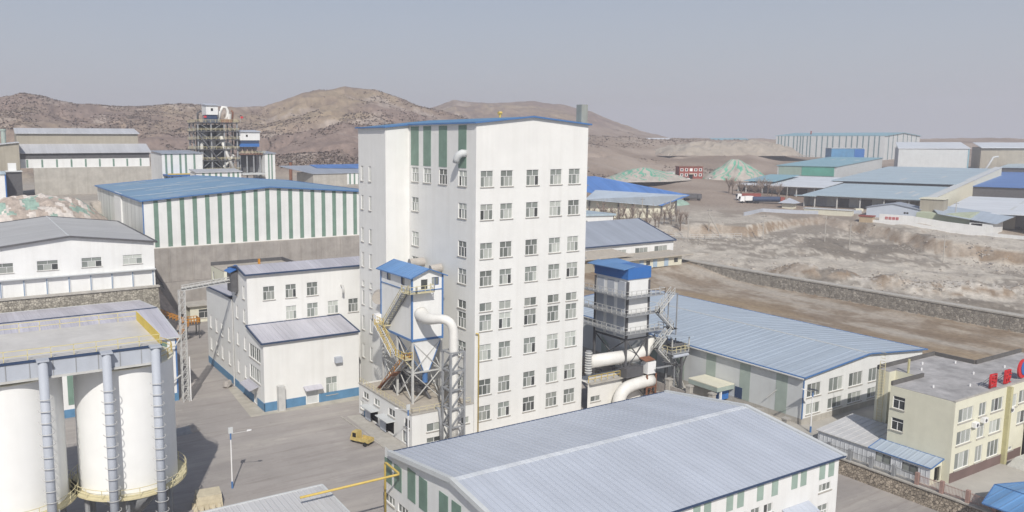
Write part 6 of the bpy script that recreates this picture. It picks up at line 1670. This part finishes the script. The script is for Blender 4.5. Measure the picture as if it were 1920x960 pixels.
# the nearer row
def agbl(name, label, a, b, z, L, W, h, rise, wm, rm, tr=NAVY):
    t = ework(name, label, 'shed', a, b, z); mb = MB()
    mb.poly([(0, 0, -2), (0, W, -2), (0, W, h), (0, W * .5, h + rise), (0, 0, h)]); mb.poly([(0, 0, -2), (L, 0, -2), (L, 0, h), (0, 0, h)]); mb.poly([(0, W, -2), (L, W, -2), (L, W, h), (0, W, h)]); mb.poly([(L, 0, -2), (L, W, -2), (L, W, h), (L, W / 2, h + rise), (L, 0, h)])
    mb.build('wall', wm, t)
    rb = MB(); rb.slab([(-.4, -.4, h + .02), (L, -.4, h + .02), (L, W / 2, h + rise + .1), (-.4, W / 2, h + rise + .1)], .2); rb.slab([(-.4, W / 2, h + rise + .1), (L, W / 2, h + rise + .1), (L, W + .4, h + .02), (-.4, W + .4, h + .02)], .2); rb.build('roof', rm, t)
    return t
PBLUE = mat('pale_blue_panel', (.50, .55, .62), .6, .05, .3)
t = agbl('pale_blue_shed', 'pale blue gable-ended shed with tiny windows behind the cream boundary wall', 391, 77.2, 8.8, 12, 20.5, 4.3, 2.0, PBLUE, RF_G)
for y in (4.2, 5.2): MB().box(-.1, -.02, y, y + .7, 2.2, 2.9).build('window', DARK, t)
t = ework('green_wall_shed', 'shed with pale green wall, dark doorway and bluish roof in front of the grey roof', 'shed', 384, 52, 6.2)
GRW = mat('pale_green_wall', (.42, .46, .34), .8, .1, .4)
MB().box(0, 24, 6, 25, -2, 6.2).build('wall', GRW, t); MB().box(-1.5, 24, -2, 5.9, -2, 3.4).build('white_wall', WHITE2, t); MB().box(-1.6, -1.52, 1.6, 5.2, -1, 3.2).build('doorway', DARK, t)
MB().slab([(-2, -3, 3.6), (25, -6, 5.0), (25, 26, 8.6), (-2, 17, 6.4)], .25).build('roof', RF_R, t)
t = ework('beige_tower_box', 'beige box-shaped upper storey above the pale green wall', 'building', 392, 69, 9); MB().box(0, 9, 0, 8.6, -2, 8.6).build('wall', BEIGE, t); MB().box(-.4, 9.4, -.4, 9, 8.62, 9.0).build('roof', CREAMW, t)
t = ework('brown_hut', 'small brown box hut at the left end of the white boundary wall', 'hut', 372, 90.5, 7.0); MB().box(0, 4, 0, 5, -1, 3.4).build('wall', mat('tan_wall', (.42, .33, .22), .8), t); MB().box(-.3, 4.3, -.3, 5.3, 3.42, 3.8).build('roof', BRICK, t)
t = ework('cream_huts', 'row of cream site huts behind the orange loading frame', 'site huts', 388, 103, 8.5); MB().box(0, 4, 0, 20, -1, 2.6).build('wall', CREAMW, t); MB().box(-.3, 4.3, -.3, 20.3, 2.62, 2.9).build('roof', LGREY, t)
t = ework('pagoda_hut', 'small cream hut with a grey pyramid roof by the open-bayed shed', 'hut', 397, 131, 9.3); MB().box(0, 5, 0, 5, -1, 3.2).build('wall', CREAMW, t)
mb = MB(); 
for p, r in (((-1.5, -1.5), (6.5, -1.5)), ((6.5, -1.5), (6.5, 6.5)), ((6.5, 6.5), (-1.5, 6.5)), ((-1.5, 6.5), (-1.5, -1.5))): mb.poly([(*p, 3.2), (*r, 3.2), (2.5, 2.5, 5.6)])
mb.build('roof', GREYP, t)
def gz(x, y): return float(terrain_z(np.array([float(x)]), np.array([float(y)]))[0])
def longwall(name, label, pts, h, m, th=.4):
    mb = MB(); pts = [(p[0], p[1], float(terrain_z(np.array([float(p[0])]), np.array([float(p[1])]))[0])) for p in pts]
    for p, r in zip(pts[:-1], pts[1:]):
        a, b = Vector(p), Vector(r); d = (b - a).normalized(); w = Vector((-d.y, d.x, 0)) * th / 2; w.z = 0
        u = Vector((0, 0, h)); dn = Vector((0, 0, -1.5))
        mb.hexa([a - w + dn, b - w + dn, b + w + dn, a + w + dn, a - w + u, b - w + u, b + w + u, a + w + u])
    return solo(mb, name, m, label, 'boundary wall', pts[0])
t = longwall('site_wall', 'long white boundary wall in front of the green-walled shed at the right', [rot(373, 92, 0), rot(372, 75, 0), rot(371, 62, 0), rot(370, 50, 0), rot(368, 36, 0), rot(362, 15, 0), rot(356, -10, 0)], 1.2, WHITE2)
SF = None
t = longwall('site_fence', 'white wall with small faded red marks behind the long white boundary wall', [rot(381, 90, 0), rot(381, 78, 0), rot(380.5, 66, 0), rot(380, 52, 0)], 2.9, WHITE2)
tl = Vector(rot(380.75, 87.5, 0)); tl.z = gz(tl.x, tl.y); OFF[t.name] = (0, 0, 0)
for i in range(4):
    ch = MB(); rr_ = random.Random(i)
    for k_ in range(3): ch.box(-.05, 0, -.5, .5, .2 + .45 * k_, .34 + .45 * k_)
    for y_ in (-.45, 0, .4): ch.box(-.051, -.001, y_, y_ + .13, .2 + .1 * rr_.randint(0, 3), 1.2)
    o_ = ch.build('red_mark', RED, t); o_.rotation_euler = (0, 0, TH); o_.location = Vector(rot(380.7, 87.2 - i * 1.35, gz(*rot(380.7, 85, 0)[:2]) + .8)) - Vector(t.location)
longwall('works_wall', 'low grey boundary wall along the road left of the orange loading frame', [(300, 236, 6), (318, 240, 6.8), (336, 226, 6.6), (352, 214, 6.6)], 1.5, GREYP)

# mid distance: blue shed, brick house, netted spoil heaps
t = thing('blue_grey_shed', 'wide open shed with deep blue and grey roof behind the bare trees', 'industrial shed', (262, 285, 9))
sv = lambda a, b, z: (a, b, z)
MB().slab([(236, 268.5, 16.7), (269.5, 259, 13.3), (283, 253.5, 17.7), (246, 273, 20.2)], .3).build('front_roof', RF_R, t)
MB().slab([(262, 262.5, 14.9), (272, 258, 13.2), (284, 253, 17.8), (258, 287, 25.5), (246, 294, 25.2), (240, 281, 20.3)], .25).build('blue_roof', RF_BL, t)
MB().slab([(240, 272, 16.2), (280, 256.5, 16.0), (282, 259.5, 16.0), (243, 275, 16.2)], 8.5).build('wall', CREAMW, t)
for i in range(7): p = Vector((241, 271.5, 0)).lerp(Vector((279, 256.3, 0)), i / 6); MB().box(p.x - .25, p.x + .25, p.y - .5, p.y, 7.5, 15.6).build('post', DSTEEL, t)
t = thing('brick_house', 'two-storey dark red brick house with a row of pale windows below the spoil heaps', 'house', (409, 364, gz(409, 364) + 1)); OFF[t.name] = (0, 0, 0); t.rotation_euler = (0, 0, R(-30))
MB().box(-7.6, 7.6, -.0, 8, -1.5, 6.6).build('wall', BRICK, t); MB().box(-8, 8, -.4, 8.4, 6.62, 7.0).build('roof', RUST, t)
for x in (-6, -3, 3, 6):
    for z in (.6, 3.9): w = MB().box(x - .9, x + .9, -.12, -.02, z, z + 1.8).build('window', FRAME, t); MB().box(x - .55, x + .55, -.16, -.121, z + .3, z + 1.6).build('pane', G3, w)
MB().box(-1.2, 1.2, -.12, -.02, -1.4, 1.6).build('door', DARK, t); MB().box(-1.6, 1.6, -1.5, -.02, 2.0, 2.4).build('porch', CREAMW, t); MB().box(-.9, .9, -.12, -.02, 3.9, 5.7).build('window', FRAME, t)
t = thing('white_garage_row', 'low white and grey garages with dark openings left of the brick house', 'garage', (397, 372, gz(397, 372) + .6)); OFF[t.name] = (0, 0, 0); t.rotation_euler = (0, 0, R(-30))
MB().box(-4, 4, 0, 6, -1, 4).build('wall', WHITE2, t); MB().box(-4.2, 4.2, -.3, 6, 4.02, 4.3).build('roof', LGREY, t)
for x in (-2.6, -.2): MB().box(x, x + 1.7, -.1, -.02, -.9, 2.6).build('opening', DARK, t)
t = thing('grey_store_low', 'low grey shed with shaded front left of the white garages', 'shed', (388, 377, gz(388, 377) + .5)); OFF[t.name] = (0, 0, 0); t.rotation_euler = (0, 0, R(-30))
MB().box(-5.5, 5.5, 0, 6, -1, 4.4).build('wall', GREYP, t); MB().box(-5.8, 5.8, -.4, 6.2, 4.42, 4.8).build('roof', RF_G2, t)
PALE = mat('pale_spoil', (.41, .375, .33), .95, .18, .3, bump=.4)
SANDM = mat('sand_bank', (.34, .30, .25), .95, .2, .1, bump=.3)
NET2 = mat('faded_green_net', (.12, .36, .25), .85, .2, .3)
def spoil(label, cx, cy, rx, ry, h, z0, seed, ang):
    mb = MB(); n, m_ = 30, 150
    for j in range(n + 1):
        for i in range(m_):
            a = 2 * PI * i / m_; r = j / n
            w = float(fbm(np.array([math.cos(a) * 2 + seed]), np.array([math.sin(a) * 2.0]), 1.0, 3, seed)[0])
            rr = r * (1 + .35 * w)
            z = h * (1 - r) ** .9 if r > .12 else h * (1 - .12) ** .9 + (0.12 - r) * h * .2
            x, y = cx + rx * rr * math.cos(a), cy + ry * rr * math.sin(a)
            z += float(fbm(np.array([x]), np.array([y]), .12, 3, seed + 3)[0]) * 2.2 * min(1, 3 * (1 - r))
            mb.v.append((x, y, z0 + z - 1))
    rnd = random.Random(seed); strips_ = set()
    on = [False] * m_
    i = 0
    while i < m_:
        w = rnd.choice([2, 3, 3, 4]); g_ = rnd.choice([2, 4, 5, 7])
        for k in range(w): on[(i + k) % m_] = True
        i += w + g_
    for j in range(n):
        for i in range(m_):
            k = (i + int(j * .3 * (1 if seed % 2 else -1) + 2.2 * math.sin(j * .5 + i * .35))) % m_
            mb.f.append([j * m_ + i, j * m_ + (i + 1) % m_, (j + 1) * m_ + (i + 1) % m_, (j + 1) * m_ + i]); mb.m.append(1 if on[k] and 1 + (k * 7) % 4 < j < 14 + (k * 5) % 16 else 0)
    return solo(mb, 'spoil_heap', [PALE, NET2], label, 'spoil heap', (cx, cy, z0), 'spoil heaps striped with green netting')
spoil('tall cone-shaped spoil heap striped with green netting right of the brick house', 437, 352, 24, 20, 17.0, 15.5, 3, .5)
spoil('low broad spoil heap striped with green netting left of the brick house', 372, 368, 34, 20, 9.0, 18, 8, .4)
gm = rubble('green_mound', 'small mound wrapped in pale green netting at the corner of the deep blue roof', 300, 281, 12, 5, 4.5, 13, [NETP, NETP, NETP], 9.6, (300, 281, 9.5), 18, .3, -.5, sharp=.4)
rubble('sand_pile', 'large pale sand and gravel bank rising left of the tall striped hall', 590, 488, 66, 34, 11.5, 61, [SANDM, SANDM, SANDM], 29, (585, 480, 29), 30, .3, -.5, sharp=.5)
for i, (a_, b_, w_, lb) in enumerate([(909, 741, 24, 'long pale blue roof far off at the foot of the hills'), (880, 840, 18, 'small white shed far off on the plain beyond the spoil heaps')]):
    t = thing('far_shed', lb, 'shed', (a_, b_, 37)); z_ = float(terrain_z(np.array([float(a_)]), np.array([float(b_)]))[0]); t.location.z = z_; OFF[t.name] = (0, 0, 0); t.rotation_euler = (0, 0, R(-30))
    MB().box(-w_, w_, 0, 15, -2, 4).build('wall', WHITE2, t); MB().slab([(-w_ - 1, -1, 4.1), (w_ + 1, -1, 4.1), (w_ + 1, 16, 7), (-w_ - 1, 16, 7)], .4).build('roof', RF_T if i == 0 else RF_W, t)

# ------------------------------------------------------------------ vehicles and small things in the far yard
def gz(x, y): return float(terrain_z(np.array([float(x)]), np.array([float(y)]))[0])
def truck(x, y, rz, label, bodym, cabm, L=11.0, tank=False):
    t = thing('truck', label, 'truck', (x, y, gz(x, y) + .1), None, rz, True)
    if tank:
        MB().tube((-L / 2, 0, 2.2), (L / 2 - 2.4, 0, 2.2), 1.25, 16).build('tank', bodym, t)
    else:
        b = MB(); b.box(-L / 2, L / 2 - 2.4, -1.25, 1.25, 1.2, 3.4); b.build('load_bed', bodym, t)
    c = MB(); c.hexa([(L / 2 - 2.2, -1.2, .8), (L / 2, -1.2, .8), (L / 2, 1.2, .8), (L / 2 - 2.2, 1.2, .8), (L / 2 - 2.2, -1.15, 3.3), (L / 2 - .25, -1.15, 3.2), (L / 2 - .25, 1.15, 3.2), (L / 2 - 2.2, 1.15, 3.3)]); cb = c.build('cab', cabm, t)
    MB().hexa([(L / 2 - .03, -1.0, 1.9), (L / 2 + .02, -1.0, 1.9), (L / 2 + .02, 1.0, 1.9), (L / 2 - .03, 1.0, 1.9), (L / 2 - .22, -1, 3.0), (L / 2 - .16, -1, 3.0), (L / 2 - .16, 1, 3.0), (L / 2 - .22, 1, 3.0)]).build('windscreen', DARK, cb)
    MB().box(-L / 2, L / 2 - .3, -.5, .5, .75, 1.15).build('chassis', DSTEEL, t)
    for xx in (-L / 2 + 1, -L / 2 + 2.3, L / 2 - 1.2):
        for yy in (-1.25, .9): MB().tube((xx, yy, .5), (xx, yy + .35, .5), .5, 12).build('wheel', TYRE, t)
    return t
truck(345.5, 258, R(-32), 'dark tanker truck with a red cab on the road by the quarry', NAVY, BRICK, 15.5, True)
truck(347, 271, R(150), 'red bodied truck parked behind the dark tanker', BRICK, FRAME, 12)
truck(337, 264.5, R(150), 'small white truck parked left of the dark tanker', FRAME, FRAME, 6.5)
truck(322, 285, R(-32), 'dark loaded truck climbing near the leaning pole', DSTEEL, DSTEEL, 9)
truck(386, 141.5 + 30, R(-60), 'white cement mixer lorry by the dark doorway at right', FRAME, FRAME, 8, True)
def car(x, y, rz, label, m):
    t = thing('car', label, 'car', (x, y, gz(x, y) + .15), 'cars by the brick house', rz, True)
    MB().hexa([(-2.1, -.85, .3), (2.1, -.85, .3), (2.1, .85, .3), (-2.1, .85, .3), (-2.1, -.8, .95), (2.0, -.8, .85), (2.0, .8, .85), (-2.1, .8, .95)]).build('body', m, t)
    MB().hexa([(-1.7, -.75, .951), (1.0, -.75, .9), (1.0, .75, .9), (-1.7, .75, .951), (-1.2, -.62, 1.5), (.35, -.62, 1.5), (.35, .62, 1.5), (-1.2, .62, 1.5)]).build('cabin', G3, t)
    for xx in (-1.3, 1.3):
        for yy in (-.88, .68): MB().tube((xx, yy, .32), (xx, yy + .2, .32), .32, 10).build('wheel', TYRE, t)
car(402, 361.5, R(-30), 'white car parked in front of the brick house', FRAME)
car(417, 354, R(-30), 'white car parked at the right end of the brick house', FRAME)
car(389, 368, R(60), 'silver car parked before the low grey shed', LSTEEL)
t = thing('loading_frame', 'orange steel loading frame on wheels behind the quarry edge', 'machine', (353.5, 223, 7.5), None, R(-32), True)
for x in (-6.5, -2, 2.5, 6.5): MB().box(x - .3, x + .3, -1.2, 1.2, -.8, 1.6).build('leg', OROCH if 'OROCH' in globals() else ORANGE, t)
MB().hexa([(-8, -1.3, 1.6), (7.5, -1.3, .9), (7.5, 1.3, .9), (-8, 1.3, 1.6), (-8, -1.3, 2.6), (7.5, -1.3, 1.9), (7.5, 1.3, 1.9), (-8, 1.3, 2.6)]).build('beam', ORANGE, t); MB().box(4.5, 8, -1.1, 1.1, 1.95, 3.4).build('cab', CREAMW, t)
t = thing('grey_bin', 'grey concrete bin beside the tanker on the quarry rim', 'bin', (348, 246.5, 6.5), None, R(-32), True); MB().box(-4, 4, -1.5, 1.5, -1, 2.4).build('body', GREYP, t); MB().box(-4.2, 4.2, -1.7, 1.7, 2.42, 2.8).build('rim', CONCL, t)
t = thing('grey_bin', 'long grey block wall piece under the orange loading frame', 'block wall', (352, 216, 6.2), None, R(-32), True); MB().box(-6, 6, -.5, .5, -1, 2.2).build('body', GREYP, t); MB().box(-6.1, 6.1, -.6, .6, 2.22, 2.45).build('rim', CONCL, t)
for i, (x, y, m, lb) in enumerate([(389, 176, RUST, 'dark dumper bucket lying behind the white boundary wall'), (391.5, 170, CREAMW, 'cream digger arm heap at the right by the open grey shed'), (394, 165, STEEL, 'heap of steel scrap at the right edge of the white wall')]):
    t = thing('scrap_machine', lb, 'machinery', (x, y, gz(x, y)), None, R(-40 + 20 * i), True)
    MB().hexa([(-3, -1.2, .6), (2.5, -1.2, .6), (2.5, 1.2, .6), (-3, 1.2, .6), (-3.6, -1.3, 2.2), (3.2, -1.3, 2.6), (3.2, 1.3, 2.6), (-3.6, 1.3, 2.2)]).build('body', m, t)
    MB().bar((1.5, 0, 2.4), (3.2, 0, 5.0), .5).build('arm', m, t); MB().bar((3.2, 0, 5.0), (5.4, 0, 2.2), .4).build('arm', m, t)
    for xx in (-2, 1.6): MB().tube((xx, -1.3, .5), (xx, 1.3, .5), .6, 10).build('wheel', TYRE, t)
# poles
POLES = [(1209, 397, 366, 'on the left by the bare trees'), (1262, 366, 350, 'right of the deep blue roof'), (1298, 392, 330, 'standing alone near the quarry fence'), (1337, 388, 345, 'left of the leaning pole'), (1441, 394, 345, 'beside the dark tanker truck'), (1482, 376, 420, 'behind the red truck'), (1559, 406, 345, 'in front of the open-bayed shed'), (1607, 414, 335, 'by the brown box hut'), (1788, 432, 330, 'in front of the green-walled shed'), (1804, 383, 400, 'dark and thin beside the grey roof')]
def at_dir(px, dist):
    a = math.atan((px - 800) / 1513.3) + YAW; return dist * math.sin(a), dist * math.cos(a)
for i, (px, yb, dist, where) in enumerate(POLES):
    x, y = at_dir(px, dist); z = gz(x, y); h = 10 if i not in (3,) else 9.5
    t = thing('utility_pole', 'thin pale utility pole ' + where, 'utility pole', (x, y, z), 'utility poles along the far road')
    MB().tube((x, y, z - .5), (x, y, z + h), .2, 6, r2=.14).build('pole', CONCL, t); MB().bar((x - .9, y + .5, z + h - .8), (x + .9, y - .5, z + h - .8), .14).build('crossarm', DSTEEL, t)
x, y = at_dir(1347, 343); z = gz(x, y)
t = thing('leaning_pole', 'pale pole leaning sharply beside an upright utility pole', 'utility pole', (x, y, z)); MB().tube((x - 2.2, y + 1.2, z + 9.3), (x + 2.4, y - 1.4, z - .2), .2, 6).build('pole', CONCL, t); MB().box(x + 2, x + 2.9, y - 1.9, y - 1, z - .3, z + .25).build('footing', CONC, t)
# bare trees before the deep blue shed
def tree_mesh(seed):
    rnd = random.Random(seed); tm = MB(); cm = MB()
    tm.tube((0, 0, -.3), (0, 0, 2.2), .16, 6, r2=.11)
    for k in range(7):
        a = rnd.uniform(0, 2 * PI); p = Vector((0, 0, rnd.uniform(1.2, 2.2))); q = p + Vector((math.cos(a) * rnd.uniform(.7, 1.6), math.sin(a) * rnd.uniform(.7, 1.6), rnd.uniform(1.4, 3.2)))
        tm.tube(p, q, .08, 4, r2=.04, caps=False)
        for j in range(12):
            s_ = p.lerp(q, rnd.uniform(.3, 1)); e = s_ + Vector((rnd.uniform(-1, 1), rnd.uniform(-1, 1), rnd.uniform(.2, 1.5)))
            cm.tube(s_, e, .045, 3, r2=.02, caps=False)
    return tm.mesh('trunk', TRUNK), cm.mesh('crown', TWIG)
TWIG = mat('twigs', (.30, .24, .20), .95, .2, 2)
TM = [tree_mesh(s) for s in range(4)]
k = 0
for i in range(22):
    px = 1112 + i * 8.6 + random.uniform(-3, 3); x, y = at_dir(px, random.uniform(338, 362)); z = gz(x, y)
    t = thing('bare_tree', 'leafless brown tree in the row before the deep blue roofed shed', 'tree', (x, y, z), 'leafless trees before the deep blue shed', random.uniform(0, 6), True)
    s_ = random.uniform(1.0, 1.7); t.scale = (s_, s_, s_)
    for me_ in TM[i % 4]:
        o_ = bpy.data.objects.new(me_.name, me_); COL.objects.link(o_); o_.parent = t
for i in range(12):
    px = 1372 + i * 9 + random.uniform(-4, 4); x, y = at_dir(px, random.uniform(452, 475)); z = gz(x, y)
    t = thing('bare_tree', 'leafless brown tree in front of the white roofed low shed', 'tree', (x, y, z), 'leafless trees before the white roofed shed', random.uniform(0, 6), True)
    s_ = random.uniform(1.2, 1.9); t.scale = (s_, s_, s_)
    for me_ in TM[i % 4]:
        o_ = bpy.data.objects.new(me_.name, me_); COL.objects.link(o_); o_.parent = t
# quarry fence under the trees
pts = [(*at_dir(px, d), 0) for px, d in ((1106, 322), (1180, 325), (1260, 330), (1330, 336), (1400, 345))]
pts = [(p[0], p[1], gz(p[0], p[1])) for p in pts]
f = thing('quarry_fence', 'pale mesh fence along the quarry edge below the bare trees', 'fence', pts[0])
for a, b in zip(pts[:-1], pts[1:]): railing(f, [a, b], 1.8, LSTEEL, 3.0, .06, (.15, .55, 1.0), 'fence_panel')

# loose stones on the quarry floor and the cut bank: far too many to count
def stones():
    n = 11000
    a = RNG.uniform(.27, .80, n); d = RNG.uniform(195, 335, n)
    x = d * (math.sin(YAW) + a * math.cos(YAW)); y = d * (math.cos(YAW) - a * math.sin(YAW))
    s, f_ = lat(x, y)
    dr = np.interp(s, [.42, .5, .6, .73], [262, 246, 232, 222]); db = np.interp(s, [.25, .32, .40, .455, .50, .53, .60, .73, 1.2], [330, 322, 320, 345, 352, 342, 302, 270, 255])
    p = .10 + .9 * np.exp(-((d - dr) / 8) ** 2) * (s > .43) + .6 * np.exp(-((d - db + 3) / 9) ** 2)
    keep = (x > 211.5) & (RNG.random(n) < p * (.5 + fbm(x, y, 1 / 12., 3, 8) * 2.2)); x, y = x[keep], y[keep]; n = len(x); z = terrain_z(x, y)
    mb = MB()
    for i in range(n):
        r = float(RNG.uniform(.12, .32)) * (2.0 if RNG.random() < .05 else 1)
        q_ = RNG.uniform(.5, 1.3, (8, 3)) * r
        c = (float(x[i]), float(y[i]), float(z[i]) + r * .2)
        sg = [(-1, -1, -1), (1, -1, -1), (1, 1, -1), (-1, 1, -1), (-1, -1, 1), (1, -1, 1), (1, 1, 1), (-1, 1, 1)]
        mb.hexa([(c[0] + sg[k][0] * q_[k][0], c[1] + sg[k][1] * q_[k][1], c[2] + sg[k][2] * q_[k][2] * .7) for k in range(8)], int(RNG.choice([0, 0, 0, 1])))
    o_ = mb.build('loose_stones', [PALE, CONC]); o_['kind'] = 'stuff'; tag(o_, 'pale loose stones scattered over the quarry floor and ridges', 'stones')
stones()

# ------------------------------------------------------------------ haze
def haze():
    mb = MB().box(-2450, 2450, -2450, 2450, -6, 150)
    m = bpy.data.materials.new('haze'); m.use_nodes = True
    nt = m.node_tree; nt.nodes.clear()
    out = nt.nodes.new('ShaderNodeOutputMaterial'); v = nt.nodes.new('ShaderNodeVolumePrincipled')
    v.inputs['Color'].default_value = (.86, .86, .92, 1); v.inputs['Density'].default_value = HAZE; v.inputs['Anisotropy'].default_value = .2
    nt.links.new(v.outputs[0], out.inputs['Volume'])
    o = mb.build('haze', m); o['kind'] = 'stuff'
    tag(o, 'thin pale haze in the air over the works and hills', 'haze')
HAZE = 4.0e-4
haze()
